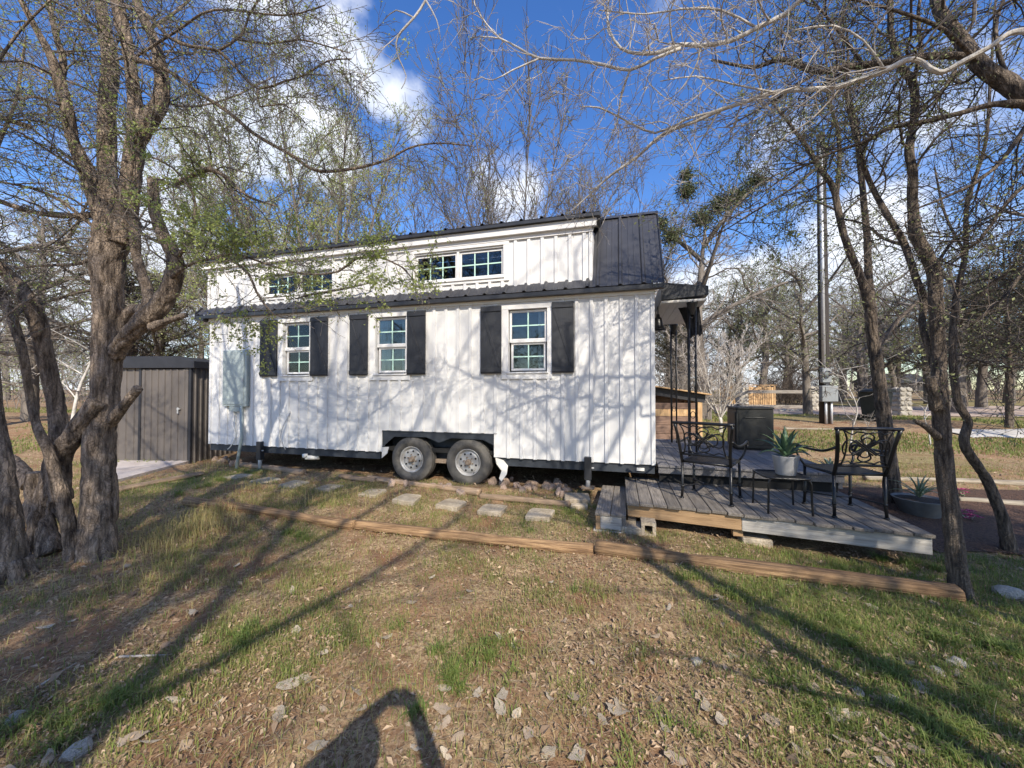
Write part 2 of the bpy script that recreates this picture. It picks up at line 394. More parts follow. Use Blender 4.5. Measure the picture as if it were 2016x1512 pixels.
def GP(px, py):
    """where the line of sight through a photo point meets the ground"""
    d = pix_dir(px, py); k = .5
    for _ in range(60):
        zz = float(ground_z(d.x * k, d.y * k)); kn = (zz - EYE) / d.z
        k = k + (kn - k) * .6
    return (d.x * k, d.y * k, float(ground_z(d.x * k, d.y * k)))


# how green the lawn is, from the patches that can be seen in it (photo point, radius in m, weight)
GREEN = [(1700, 1230, .8, 1.), (1950, 1300, .9, 1.2), (1560, 1180, .5, .7), (1900, 1100, .7, 1.1), (1650, 1110, .5, .8), (1440, 1080, .5, .6), (1450, 1130, .35, .6),
         (600, 1060, .3, 1.1), (880, 1330, .12, .5), (960, 1290, .1, .4), (490, 1250, .2, .8), (250, 1390, .3, 1.), (140, 1400, .25, .8), (330, 1330, .3, .6), (620, 1190, .35, .6),
         (430, 940, .7, 1.), (300, 960, .5, .8), (600, 980, .5, .5), (820, 1000, .5, .5), (1100, 1010, .5, .8), (1020, 1040, .4, .5), (1140, 1000, .4, .9), (690, 1250, .2, .6),
         (1850, 1480, .5, .8), (1600, 1350, .4, .7), (1350, 1130, .25, .5), (1260, 1290, .12, .5), (1130, 1360, .12, .5), (700, 960, .5, .4), (560, 1330, .15, .6), (1950, 1200, .6, 1.1), (1000, 1400, .12, .4)]
_gp = [(*GP(a, b)[:2], r, w) for a, b, r, w in GREEN]
DRY = [(*GP(a, b)[:2], r, w) for a, b, r, w in [(400, 1020, .8, 1.), (330, 1060, .5, .9), (300, 1120, .4, .6), (560, 1120, .4, .4), (500, 1000, .7, .6), (700, 1000, .8, .5)]]


def green_at(x, y):
    g = np.zeros_like(np.asarray(x, float))
    for a, b, r, w in _gp: g = g + w * np.exp(-((x - a) ** 2 + (y - b) ** 2) / (r * r))
    return g


def dry_at(x, y):
    g = np.zeros_like(np.asarray(x, float))
    for a, b, r, w in DRY: g = g + w * np.exp(-((x - a) ** 2 + (y - b) ** 2) / (r * r))
    return g


def build_ground():
    ys = np.concatenate([-np.geomspace(60, .6, 24)[:-1] - .0, np.linspace(-.5, 7.5, 210), 7.5 + np.geomspace(.05, 900, 90)])
    xh = np.concatenate([np.linspace(0, 5, 110), 5 + np.geomspace(.08, 900, 60)]); xs = np.concatenate([-xh[:0:-1], xh])
    X, Y = np.meshgrid(xs, ys); Z = ground_z(X, Y)
    near = (Y < 9) & (np.abs(X) < 9)
    Z = Z + np.where(near, (vn2(X, Y, 7., 1.) - .5) * .022 + (vn2(X, Y, 19., 2.) - .5) * .012, 0)
    nx, ny = len(xs), len(ys); i = np.arange(nx - 1)[None] + (np.arange(ny - 1) * nx)[:, None]
    q = np.stack([i, i + 1, i + nx + 1, i + nx], -1).reshape(-1, 4)
    far_lawn = np.where((Y > 7.5) & (X > 3.5), .85, 0) * sstep(.42, .6, vn2(X, Y, .35, 9.))
    me = mesh_np('ground', np.stack([X, Y, Z], -1), q, smooth=True, tint=np.clip(green_at(X, Y) * .55 + far_lawn, 0, 1).ravel())
    m = bpy.data.materials.new('bare_earth_and_thatch'); m.use_nodes = True; t = m.node_tree; b = t.nodes['Principled BSDF']; l = t.links
    b.inputs['Roughness'].default_value = .95; b.inputs['Specular IOR Level'].default_value = .15
    tc = nn(t, 'ShaderNodeTexCoord')

    def noise(s, d, r=.6):
        n = nn(t, 'ShaderNodeTexNoise'); n.inputs['Scale'].default_value = s; n.inputs['Detail'].default_value = d; n.inputs['Roughness'].default_value = r
        l.new(tc.outputs['Object'], n.inputs['Vector']); return n.outputs['Fac']

    def mixc(f, a, c, lo=.4, hi=.6):
        mr = nn(t, 'ShaderNodeMapRange'); mr.inputs['From Min'].default_value = lo; mr.inputs['From Max'].default_value = hi; l.new(f, mr.inputs['Value'])
        x = nn(t, 'ShaderNodeMix', data_type='RGBA'); l.new(mr.outputs[0], x.inputs['Factor'])
        for s, v in ((6, a), (7, c)):
            if isinstance(v, tuple): x.inputs[s].default_value = (*v, 1)
            else: l.new(v, x.inputs[s])
        return x.outputs[2]
    earth = mixc(noise(1.3, 5), (.235, .125, .07), (.36, .225, .13))
    straw = mixc(noise(26, 6, .7), (.17, .10, .055), (.56, .42, .25), .38, .66)
    c = mixc(noise(2.2, 6), earth, straw, .38, .56)
    c = mixc(noise(70, 3, .7), c, (.085, .052, .032), .52, .70)
    at = nn(t, 'ShaderNodeAttribute', attribute_name='tint')
    gr = mixc(noise(9, 5), (.12, .14, .045), (.26, .255, .10))
    gf = math_node(t, 'MULTIPLY', at.outputs['Fac'], math_node(t, 'MULTIPLY_ADD', noise(5, 5), 1.4, -.05), clamp=True)
    x = nn(t, 'ShaderNodeMix', data_type='RGBA'); l.new(gf, x.inputs['Factor']); l.new(c, x.inputs[6]); l.new(gr, x.inputs[7])
    l.new(x.outputs[2], b.inputs['Base Color'])
    bp = nn(t, 'ShaderNodeBump'); bp.inputs['Strength'].default_value = .7; bp.inputs['Distance'].default_value = .02
    l.new(noise(45, 8, .75), bp.inputs['Height']); l.new(bp.outputs[0], b.inputs['Normal'])
    tag(link('ground', me, m), kind='structure')


build_ground()


def sheet(name, poly_x, near, far, m, dz=.006, n=60, mth=8):
    """a strip lying on the ground between two edge functions near(x) and far(x)"""
    xs = np.linspace(*poly_x, n); X = np.repeat(xs[None], mth, 0); f = np.linspace(0, 1, mth)[:, None]
    Y = near(xs)[None] * (1 - f) + far(xs)[None] * f; Z = ground_z(X, Y) + dz + .03 * (np.minimum(f, 1 - f) > 0)
    i = np.arange(n - 1)[None] + (np.arange(mth - 1) * n)[:, None]
    o = link(name, mesh_np(name, np.stack([X, Y, Z], -1), np.stack([i, i + 1, i + n + 1, i + n], -1).reshape(-1, 4), smooth=True), m)
    return tag(o, kind='structure')


M_road = mat('pink_gravel', (.36, .27, .215), .95, col2=(.50, .40, .33), scale=5, bump=.5, bscale=60)
sheet('gravel_road', (9.5, 120), lambda x: 16.2 + .2 * np.sin(x * .6) - (x - 9.5) * .155 * (x < 40) - 4.7 * (x >= 40), lambda x: 21.5 + .3 * np.sin(x * .5) - (x - 9.5) * .02, M_road, .02)
sheet('concrete_path', (12.2, 40), lambda x: 10.15 + .12 * np.sin(x * 2.1), lambda x: 11.25 + .1 * np.sin(x * 1.7 + 1), M_slab, .012)


sheet('garden_bed', (4.15, 9), lambda x: 3.72 + .10 * np.sin(x * 3.1) - .1 * (x - 4.25), lambda x: 5.80 - .06 * (x - 4.25), mat('bark_mulch', (.05, .028, .018), .95, col2=(.16, .085, .05), scale=40, bump=.9, bscale=60), .012)


# ------------------------------------------------------------------ the tiny house
HR = R(-15.55)
house = empty('tiny_house', (1.955, 5.25, 0), HR, 'white board and batten tiny house on a trailer with black metal roof', 'tiny house')
HL, HD = 8.10, 2.6          # length, depth
Z0, ZE = .445, 2.86         # bottom of the siding, eave


def grid_wall(x0, x1, z0, z1, holes, y, th, m, name, parent):
    """a wall slab with rectangular openings, reveals included"""
    xs = sorted({x0, x1, *[h[0] for h in holes], *[h[1] for h in holes]}); zs = sorted({z0, z1, *[h[2] for h in holes], *[h[3] for h in holes]})
    inside = lambda x, z: any(h[0] < x < h[1] and h[2] < z < h[3] for h in holes)
    solid = [[not inside((xs[i] + xs[i + 1]) / 2, (zs[j] + zs[j + 1]) / 2) for j in range(len(zs) - 1)] for i in range(len(xs) - 1)]
    b = bmesh.new(); vs = {}

    def v(i, j, k):
        if (i, j, k) not in vs: vs[i, j, k] = b.verts.new((xs[i], y + k * th, zs[j]))
        return vs[i, j, k]
    S = lambda i, j: 0 <= i < len(xs) - 1 and 0 <= j < len(zs) - 1 and solid[i][j]
    for i in range(len(xs) - 1):
        for j in range(len(zs) - 1):
            if not solid[i][j]: continue
            for k in (0, 1): b.faces.new((v(i, j, k), v(i + 1, j, k), v(i + 1, j + 1, k), v(i, j + 1, k)))
            for (di, dj, e) in ((-1, 0, ((i, j), (i, j + 1))), (1, 0, ((i + 1, j), (i + 1, j + 1))), (0, -1, ((i, j), (i + 1, j))), (0, 1, ((i, j + 1), (i + 1, j + 1)))):
                if not S(i + di, j + dj): b.faces.new((v(*e[0], 0), v(*e[1], 0), v(*e[1], 1), v(*e[0], 1)))
    bmesh.ops.recalc_face_normals(b, faces=b.faces)
    me = bpy.data.meshes.new(name); b.to_mesh(me); b.free(); return link(name, me, m, parent)


WIN = [(-6.32, -5.735, 1.735, 2.68), (-4.40, -3.815, 1.735, 2.68), (-2.085, -1.49, 1.735, 2.68)]      # openings x0 x1 z0 z1
TRIM = [(a - .105, b + .075, c - .105, d + .075) for a, b, c, d in WIN]
WELL = (-4.27, -2.315, Z0, .80)
grid_wall(-HL, 0, Z0, ZE, WIN + [WELL], 0, .09, M_white, 'wall', house)
DW = [(-6.77, -5.28, 3.19, 3.575), (-3.685, -2.165, 3.20, 3.66)]
DTRIM = [(-6.88, -5.2, 3.12, 3.66), (-3.77, -2.075, 3.13, 3.76)]
DX1 = -.83
grid_wall(-HL, DX1, 3.0, 3.80, DW, .015, .07, M_white, 'dormer_wall', house)
# gable ends and back wall
prof = [(.092, Z0), (.092, ZE), (.70, 3.95), (1.3, 4.3), (HD - .70, 4.12), (HD - .09, ZE), (HD - .09, Z0)]
prism('end_wall', prof, -.09, -.002, M_white, house, 'x'); prism('end_wall', prof, -HL + .002, -HL + .09, M_white, house, 'x')
box('wall', (-HL, HD - .09, Z0), (0, HD, ZE), M_white, house)
prism('dormer_cheek', [(.09, 3.02), (.09, 3.78), (1.2, 4.12), (.75, 4.02)], DX1 - .07, DX1 - .004, M_white, house, 'x')
box('floor', (-HL + .09, .09, .46), (-.09, HD - .09, .52), M_dark, house)
box('loft_floor', (-HL + .09, .1, 2.92), (-.09, HD - .1, 2.99), M_int, house)
box('room_divider', (-HL + .1, 1.75, .53), (-.1, 1.79, 2.9), M_int, house)
# battens, cut round the openings
bx = -HL + .02; n = 0
batten_cache = {}


def batten(x, z0, z1, y):
    if z1 - z0 < .03: return
    key = round(z1 - z0, 3)
    if key not in batten_cache:
        a = Acc(); a.add([[0, -.022, 0], [.045, -.022, 0], [.050, 0.004, 0], [-.005, 0.004, 0], [0, -.022, key], [.045, -.022, key], [.050, 0.004, key], [-.005, 0.004, key]],
                         [[0, 3, 2, 1], [4, 5, 6, 7], [0, 1, 5, 4], [1, 2, 6, 5], [2, 3, 7, 6], [3, 0, 4, 7]])
        batten_cache[key] = a.mesh('batten')
    link('batten', batten_cache[key], M_white, house, (x, y, z0))


def cut_battens(xs, z0, z1, y, holes):
    for x in xs:
        segs = [(z0, z1)]
        for (a, b, c, d) in holes:
            if x + .058 > a and x - .008 < b: segs = [s for (p, q) in segs for s in ((p, min(q, c)), (max(p, d), q)) if s[1] - s[0] > .03]
        for p, q in segs: batten(x, p, q, y)


cut_battens([-.052 - i * .2055 for i in range(40)], Z0 - .004, ZE - .075, 0, TRIM + [(WELL[0] - .0, WELL[1] + .0, 0, WELL[3] + .01)])
cut_battens([DX1 - .05, DX1 - .14] + [DX1 - .14 - i * .2055 for i in range(1, 36)], 3.02, 3.735, .015, DTRIM)
box('frieze_board', (-HL - .002, -.024, ZE - .073), (.002, -.003, ZE - .004), M_trim, house)


def window_unit(x0, x1, z0, z1, y, sashes, curtain=False, trim=None):
    """sashes: list of (x0,x1,z0,z1,cols,rows,depth)"""
    w = empty('window'); w.parent = house
    a, b, c, d = trim
    for nm, lo, hi in (('casing', (a, y - .026, d - .0755), (b, y - .002, d)), ('casing', (a, y - .026, c), (b, y - .002, c + .10)),
                       ('casing', (a, y - .025, c + .1015), (x0, y - .002, d - .077)), ('casing', (x1, y - .025, c + .1015), (b, y - .002, d - .077))):
        box(nm, lo, hi, M_trim, w, .003)
    box('sill', (x0 - .02, y - .045, z0 - .024), (x1 + .02, y + .04, z0 + .001), M_trim, w, .003)
    for (s0, s1, t0, t1, nc, nr, dy) in sashes:
        f = .032; yy = y + dy
        for lo, hi in (((s0, yy, t0), (s1, yy + .03, t0 + f)), ((s0, yy, t1 - f), (s1, yy + .03, t1)), ((s0, yy, t0 + f + .001), (s0 + f, yy + .03, t1 - f - .001)), ((s1 - f, yy, t0 + f + .001), (s1, yy + .03, t1 - f - .001))):
            box('sash_frame', lo, hi, M_trim, w, .002)
        gx = np.linspace(s0 + f, s1 - f, nc + 1); gz = np.linspace(t0 + f, t1 - f, nr + 1)
        for i in range(nc):
            for j in range(nr): box('pane', (gx[i] + .001, yy + .014, gz[j] + .001), (gx[i + 1] - .001, yy + .018, gz[j + 1] - .001), M_glass, w)
        for g in gx[1:-1]: box('muntin', (g - .009, yy + .006, t0 + f), (g + .009, yy + .0135, t1 - f), M_mint, w)
        for g in gz[1:-1]: box('muntin', (s0 + f, yy + .0055, g - .009), (s1 - f, yy + .013, g + .009), M_mint, w)
    if curtain:
        for (c0, c1) in curtain:
            xs = np.linspace(c0, c1, 24); acc = Acc(); A = np.stack([xs, y + .17 + .02 * np.sin(xs * 70), 0 * xs + z0 - .1], -1); B = A.copy(); B[:, 2] = z1 + .06
            if c1 - c0 > .5: A[:, 2] = z1 - .34 + .02 * np.sin(xs * 40)
            acc.add(np.concatenate([A, B]), [[i, i + 1, 25 + i, 24 + i] for i in range(23)]); acc.obj('curtain', M_curt, w, True)
    return w


for i, (a, b, c, d) in enumerate(WIN):
    mid = c + .46
    w = window_unit(a, b, c, d, 0, [(a + .03, b - .03, c + .025, mid - .012, 2, 2, .05), (a + .012, b - .012, mid + .012, d - .012, 2, 2, .028)],
                [[(a - .02, b + .02)], [(a - .05, a + .18), (b - .2, b + .06)], [(b - .17, b + .05)]][i], TRIM[i])
    box('meeting_rail', (a + .012, .022, mid - .012), (b - .012, .0515, mid + .03), M_trim, w)
for (a, b, c, d), tr in zip(DW, DTRIM):
    mid = (a + b) / 2
    w = window_unit(a, b, c, d, .015, [(a + .012, mid - .022, c + .02, d - .01, 3, 2, .03), (mid + .022, b - .012, c + .02, d - .01, 3, 2, .03)], False, tr)
    box('mullion', (mid - .02, .02, c + .002), (mid + .02, .09, d - .002), M_trim, w)
# shutters with a Z brace
SH = [(-6.81, -6.435), (-5.69, -5.33), (-4.88, -4.525), (-3.785, -3.455), (-2.515, -2.185), (-1.415, -1.095)]
for i, (a, b) in enumerate(SH):
    s = box('shutter', (a, -.052, 1.715), (b, -.028, 2.745), M_shutter, house, .003)
    w = b - a
    for lo, hi in (((a + .002, -.066, 1.735), (b - .002, -.0525, 1.80)), ((a + .002, -.066, 2.66), (b - .002, -.0525, 2.725))): box('rail', lo, hi, M_shutter, s, .002)
    ln = math.hypot(w - .05, .84); an = math.atan2(.84, -(w - .05) if i % 2 else -(w - .05))
    box('brace', (-ln / 2, -.061, -.018), (ln / 2, -.0535, .018), M_shutter, s, .002, ((a + b) / 2, 0, 2.23), (0, -an, 0))


# roof
def ribbed(name, x0, x1, p0, p1, m, parent, pitch=.305, rib=.026, th=.004, first=.05):
    """trapezoid-ribbed sheet between the lines p0=(y,z) and p1=(y,z)"""
    d = Vector((p1[0] - p0[0], p1[1] - p0[1])).normalized(); nrm_ = (-d.y, d.x)
    pts = [(x0, 0)]; x = x0 + first
    while x < x1 - .06:
        for dx, h in ((0, 0), (.018, rib), (.045, rib), (.063, 0)): pts.append((x + dx, h))
        for dx in (.14, .215):
            if x + dx + .02 < x1: pts += [(x + dx, 0), (x + dx + .006, .004), (x + dx + .018, .004), (x + dx + .024, 0)]
        x += pitch
    pts.append((x1, 0)); pts = [p for p in pts if p[0] <= x1]
    seg = max(2, int(math.hypot(p1[0] - p0[0], p1[1] - p0[1]) / .35) + 1)
    a = Acc(); n_ = len(pts); V = []
    for k in range(seg):
        f = k / (seg - 1); y = p0[0] + (p1[0] - p0[0]) * f; z = p0[1] + (p1[1] - p0[1]) * f
        V += [(px_, y + nrm_[0] * h, z + nrm_[1] * h) for px_, h in pts]
    a.add(V, [[k * n_ + i, k * n_ + i + 1, (k + 1) * n_ + i + 1, (k + 1) * n_ + i] for k in range(seg - 1) for i in range(n_ - 1)])
    o = a.obj(name, m, parent)
    md = o.modifiers.new('t', 'SOLIDIFY'); md.thickness = th; md.offset = -1
    return o


ribbed('roof_panel', -HL - .20, DX1, (-.125, 2.905), (.012, 3.055), M_roof, house)
ribbed('roof_panel', DX1 + .002, .10, (-.125, 2.905), (.70, 4.20), M_roof, house, first=.04)
ribbed('roof_panel', DX1 + .05, .10, (.69, 4.205), (1.3, 4.47), M_roof, house, first=.04)
ribbed('roof_panel', -HL - .2, .10, (HD + .12, 2.9), (1.9, 4.2), M_roof, house)
ribbed('roof_panel', -HL - .2, .10, (1.9, 4.21), (1.29, 4.47), M_roof, house)
ribbed('dormer_roof_panel', -HL - .22, DX1 + .10, (-.13, 3.965), (1.3, 4.36), M_roof, house, first=.03)
prism('drip_edge', [(-.125, 2.835), (-.125, 2.893), (-.03, 2.893), (-.03, 2.835)], -HL - .2, .10, M_black, house, 'x')
prism('soffit', [(-.029, 2.84), (-.029, 2.892), (-.002, 2.892), (-.002, 2.862)], -HL - .05, .05, M_trim, house, 'x')
prism('fascia', [(-.075, 3.80), (-.075, 3.905), (-.02, 3.905), (-.02, 3.80)], -HL - .19, DX1 + .06, M_trim, house, 'x')
prism('frieze_board', [(-.018, 3.738), (-.018, 3.80), (.012, 3.80), (.012, 3.738)], -HL, DX1, M_trim, house, 'x')
prism('drip_edge', [(-.13, 3.912), (-.13, 3.955), (.3, 4.075), (.3, 3.912)], -HL - .22, DX1 + .10, M_black, house, 'x')
prism('rake_trim', [(-.135, 3.90), (-.135, 3.985), (1.25, 4.37), (1.25, 4.28)], DX1 + .101, DX1 + .115, M_black, house, 'x')
prism('rake_trim', [(-.135, 3.90), (-.135, 3.985), (1.25, 4.37), (1.25, 4.28)], -HL - .235, -HL - .221, M_black, house, 'x')
prism('rake_trim', [(-.13, 2.83), (-.13, 2.93), (.69, 4.235), (1.3, 4.5), (1.3, 4.42), (.73, 4.17), (-.06, 2.83)], .101, .116, M_black, house, 'x')
prism('rake_trim', [(-.13, 2.83), (-.13, 2.95), (.02, 3.1), (.02, 2.83)], -HL - .215, -HL - .201, M_black, house, 'x')
prism('eave_return', [(-.12, 2.80), (-.12, 2.84), (.9, 2.84), (.9, 2.80)], -HL - .2, -HL - .01, M_black, house, 'x')
prism('ridge_cap', [(.66, 4.19), (.69, 4.225), (.76, 4.25), (.76, 4.232)], DX1 + .12, .105, M_roof, house, 'x')
prism('ridge_cap', [(1.2, 4.45), (1.3, 4.51), (1.4, 4.45), (1.3, 4.485)], -HL - .2, .105, M_roof, house, 'x')
# porch canopy on the gable end
canopy = prism('porch_canopy', [(.12, 2.76), (.74, 2.80), (.74, 2.93), (.12, 3.02)], .32, HD - .3, M_black, house, 'y', .004)
box('canopy_soffit', (.122, .34, 2.735), (.72, HD - .32, 2.757), M_soffit, canopy)
for q in range(5): box('soffit_board', (.13 + q * .118, .345, 2.725), (.243 + q * .118, HD - .33, 2.7345), M_soffit, canopy)
for yy in (.42, HD - .22):
    post = Acc(); post.tube([(.50, yy, .46), (.50, yy, 2.74)], .014); post.tube([(.585, yy, .46), (.585, yy, 2.74)], .014)
    post.tube([(.50, yy + .085, .46), (.50, yy + .085, 2.74)], .012)
    po = post.obj('porch_post', M_iron, house, True)
    sc_ = Acc()
    for k in range(6):
        zc = .75 + k * .36; th = np.linspace(0, 2 * math.pi, 13); sc_.tube(np.stack([.5425 + .03 * np.cos(th), yy + 0 * th, zc + .05 * np.sin(th)], -1), .005, 5)
    sc_.obj('scroll', M_iron, po, True)
    lathe('capital', [(.03, 0), (.035, .03), (.075, .16), (.08, .2), (.0001, .2)], M_iron, po, 12, (.5425, yy, 2.545))
bell = lathe('porch_lamp', [(.0001, .235), (.022, .23), (.028, .19), (.05, .17), (.062, .12), (.075, .05), (.10, .008), (.112, 0), (.105, -.004), (.07, .05), (.0001, .1)], M_iron, house, 18, (.10, .62, 2.385))
pk = Acc(); pk.tube([(0, 0, .23), (0, 0, .35)], .008); pk.obj('hook', M_iron, bell)
# trailer: rails, wheel well, wheels, jacks, added backing panel
box('frame_rail', (-HL + .02, .03, .318), (WELL[0] - .05, .13, Z0 - .006), M_navy, house); box('frame_rail', (WELL[1] + .05, .03, .318), (-.01, .13, Z0 - .006), M_navy, house)
box('frame_rail', (-HL + .02, HD - .13, .318), (-.01, HD - .03, Z0 - .006), M_navy, house)
for q in range(9): box('crossmember', (-.25 - q * .95, .135, .34), (-.19 - q * .95, HD - .135, .43), M_navy, house)
box('added_backing', (-HL + .1, HD - .2, .0), (-.05, HD - .17, .46), M_dark, house)  # dark panel added on the far side to keep light out from underneath
box('wheel_box', (WELL[0] + .002, .30, .30), (WELL[1] - .002, .32, .815), M_navy, house)
box('wheel_box_top', (WELL[0] + .002, .003, .78), (WELL[1] - .002, .30, .798), M_navy, house)
prism('fender', [(WELL[0] + .002, .797), (WELL[1] - .002, .797), (WELL[1] - .002, .62), (WELL[1] - .18, .70), (-3.02, .71), (-3.24, .63), (-3.46, .71), (WELL[0] + .22, .70), (WELL[0] + .1, .60), (WELL[0] + .002, .52)], .012, .03, M_navy, house)
prism('fender_bracket', [(WELL[0] + .0, .52), (WELL[0] + .13, .53), (WELL[0] + .10, .42), (WELL[0] + .0, .34)], .0, .012, M_galv, house)
box('axle_beam', (-3.85, .15, .28), (-2.6, .22, .34), M_rust, house)
prism('mud_flap', [(-2.30, .44), (-2.17, .40), (-2.10, .32), (-2.12, .19), (-2.2, .08), (-2.24, .12), (-2.2, .24), (-2.28, .34)], .02, .032, M_pvc, house)


def wheel(cx, rz):
    w = empty('wheel', (cx, .12, .338)); w.parent = house; w.rotation_euler = (R(90), R(rz), 0)
    r = .368; hw = .105
    pr = [(.205, -hw * .75), (.225, -hw * .98), (.29, -hw * 1.06), (.335, -hw * .98), (.352, -hw * .86), (r - .004, -hw * .8), (r, -hw * .6), (r, -.045), (r - .009, -.043), (r - .009, -.033), (r, -.031), (r, .031), (r - .009, .033), (r - .009, .043), (r, .045),
          (r, hw * .6), (r - .004, hw * .8), (.352, hw * .86), (.335, hw * .98), (.33, hw * .985), (.326, hw * 1.02), (.29, hw * 1.06), (.262, hw * 1.06), (.258, hw * 1.03), (.225, hw * .98), (.205, hw * .75)]
    lathe('tyre', pr, M_tyre, w, 48)
    rim = lathe('rim', [(.207, hw * .72), (.212, hw * .92), (.205, hw * .95), (.19, hw * .80), (.182, hw * .5), (.172, hw * .42), (.165, hw * .55), (.15, hw * .62), (.12, hw * .66), (.085, hw * .60), (.07, hw * .62), (.0001, hw * .62)], M_rim, w, 40)
    hub = Acc(); hub.tube([(0, 0, hw * .6), (0, 0, hw * 1.02)], [.052, .045], 16); hub.tube([(0, 0, hw * 1.0), (0, 0, hw * 1.28)], [.036, .033], 14)
    for k in range(6):
        an = k * math.pi / 3; hub.tube([(.075 * math.cos(an), .075 * math.sin(an), hw * .6), (.075 * math.cos(an), .075 * math.sin(an), hw * .86)], .011, 6)
    hub.obj('hub', M_rust, w, False)
    ho = Acc()
    for k in range(8):
        an = k * math.pi / 4 + .2; c, s = .134 * math.cos(an), .134 * math.sin(an); ho.tube([(c, s, hw * .3), (c, s, hw * .675)], .0165, 12)
    ho.obj('vent_hole_shade', M_dark, w)  # dark plugs painted in as the shade inside the vent holes
    va = Acc(); va.tube([(.17, .05, hw * .5), (.178, .052, hw * .95)], .006, 6); va.obj('valve', M_black, w)


wheel(-3.735, 20); wheel(-2.752, 75)
for (jx, zt, zb) in ((-.905, .52, .10), (-6.795, .53, .02)):
    j = box('jack_stand', (jx - .05, -.075, .20), (jx + .05, .02, zt), M_black, house, .006)
    t_ = Acc(); t_.tube([(jx, -.03, zb), (jx, -.03, .30)], .032, 12); t_.obj('inner_tube', M_galv, j, True)
    box('handle', (jx + .052, -.05, .36), (jx + .085, -.03, .378), M_galv, j); box('foot_plate', (jx - .09, -.12, zb - .02), (jx + .09, .06, zb), M_rust, j, .003)
box('reflector', (-.245, .012, .352), (-.145, .028, .392), M_pvc, house)
pv = Acc(); pv.tube(catmull([(-5.62, .12, .27), (-5.74, .04, .275), (-5.80, -.02, .285)], .03), .04, 12); pv.tube([(-5.80, -.02, .285), (-5.80, -.025, .345)], .046, 12); pv.obj('drain_pipe', M_pvc, house, True)
ep = box('electric_panel', (-7.66, -.075, 1.165), (-7.085, -.003, 2.215), M_panel, house, .005)
box('panel_door', (-7.63, -.085, 1.20), (-7.14, -.076, 2.185), M_panel, ep, .004); box('latch', (-7.17, -.095, 1.62), (-7.15, -.086, 1.70), M_galv, ep)
box('knockout', (-7.5, -.07, 1.07), (-7.25, -.005, 1.162), M_panel, ep)
cd = Acc(); cd.tube([(-7.21, -.06, 1.165), (-7.20, -.06, .6), (-7.27, -.1, -.01)], .028, 12); cd.obj('conduit', M_panel, house, True)
wr = Acc(); wr.tube(catmull([(-7.42, -.03, 1.07), (-7.40, -.06, .8), (-7.37, -.04, .62), (-7.47, -.05, .42), (-7.55, -.05, .36)], .04), .008, 6); wr.obj('cable', M_pvc, house, True)
wr = Acc(); wr.tube(catmull([(-6.14, -.02, 1.09), (-6.17, -.05, .98), (-6.27, -.07, .74), (-6.28, -.07, .58), (-6.22, -.03, .40)], .04), .010, 6); wr.obj('cable', M_galv, house, True)
lb = Acc()
for k in range(5):
    x = -5.6 + k * .2; lb.tube(catmull([(x - .35, -.12, 3.07 + .02 * k), (x, -.16, 3.12 + .012 * k), (x + .4, -.1, 3.17 + .02 * k)], .08), .012, 5)
lb.obj('roof_debris', M_twigd, house)

# hanging cloth by the canopy, a thing of its own
hx = Matrix.Translation((1.955, 5.25, 0)) @ Matrix.Rotation(HR, 4, 'Z')
ca = Acc(); xs = np.linspace(0, .3, 12); rows = []
for k, zz in enumerate((0, -.12, -.26, -.40)):
    rows.append(np.stack([.40 + xs * (1 - .12 * k) + .05 * k, .75 + .015 * np.sin(xs * 50) + 0 * xs, 2.73 + zz - (.05 * np.abs(np.sin(xs * 33)) + .12 * (.3 - xs) if k == 3 else 0 * xs)], -1))
ca.add([(hx @ Vector(p))[:] for p in np.concatenate(rows)], [[k * 12 + i, k * 12 + i + 1, k * 12 + 13 + i, k * 12 + 12 + i] for k in range(3) for i in range(11)])
tag(ca.obj('hanging_cloth', M_cloth, None, True), 'ragged black cloth hanging under the porch canopy', 'cloth')

HM = Matrix.Translation((1.955, 5.25, 0)) @ Matrix.Rotation(HR, 4, 'Z')
HI = HM.inverted()


def hw(x, y, z=0.): return tuple(HM @ Vector((x, y, z)))


# ------------------------------------------------------------------ shed
sx, sy, _ = GP(376, 912)
shed = empty('garden_shed', (sx, sy, float(ground_z(sx, sy)) - .01), R(-3), 'taupe ribbed metal storage shed with dark roof at the left end of the house', 'shed')
SW, SD, SHH = 1.62, 1.9, 1.90
def ribs(name, x0, x1, y, h, par, m, pitch=.11):
    a = Acc(); pts = []; x = x0
    while x < x1 - .02:
        pts += [(x, 0), (x + .035, 0), (x + .045, -.018), (x + .075, -.018), (x + .085, 0)]; x += pitch
    pts.append((x1, 0)); n_ = len(pts)
    a.add([(p, y + q, 0) for p, q in pts] + [(p, y + q, h) for p, q in pts], [[i, i + 1, n_ + i + 1, n_ + i] for i in range(n_ - 1)]); return a.obj(name, m, par)
ribs('front_panel', -SW, -SW + .52, 0, SHH, shed, M_shed, .17); 
dr = ribs('door', -SW + .58, -.14, -.02, SHH - .02, shed, M_shed, .14)
box('door_frame', (-SW + .525, -.03, 0), (-SW + .575, .0, SHH - .002), M_shedroof, shed, .003); box('door_frame', (-.135, -.03, 0), (-.06, .0, SHH - .002), M_shed, shed, .003); box('corner_post', (-.055, -.028, 0), (0, .02, SHH - .002), M_shedroof, shed, .003)
box('latch', (-.26, -.062, 1.08), (-.20, -.041, 1.10), M_galv, dr); box('latch', (-.25, -.064, 1.0), (-.235, -.041, 1.12), M_galv, dr)
sd_ = ribs('side_panel', 0, SD, 0, SHH, shed, M_shed, .13); sd_.rotation_euler = (0, 0, R(90)); sd_.location = (.0, .02, 0)
sd2 = ribs('side_panel', 0, SD, 0, SHH, shed, M_shed, .13); sd2.rotation_euler = (0, 0, R(90)); sd2.location = (-SW, .02, 0)
box('back_panel', (-SW, SD, 0), (0, SD + .02, SHH), M_shed, shed)
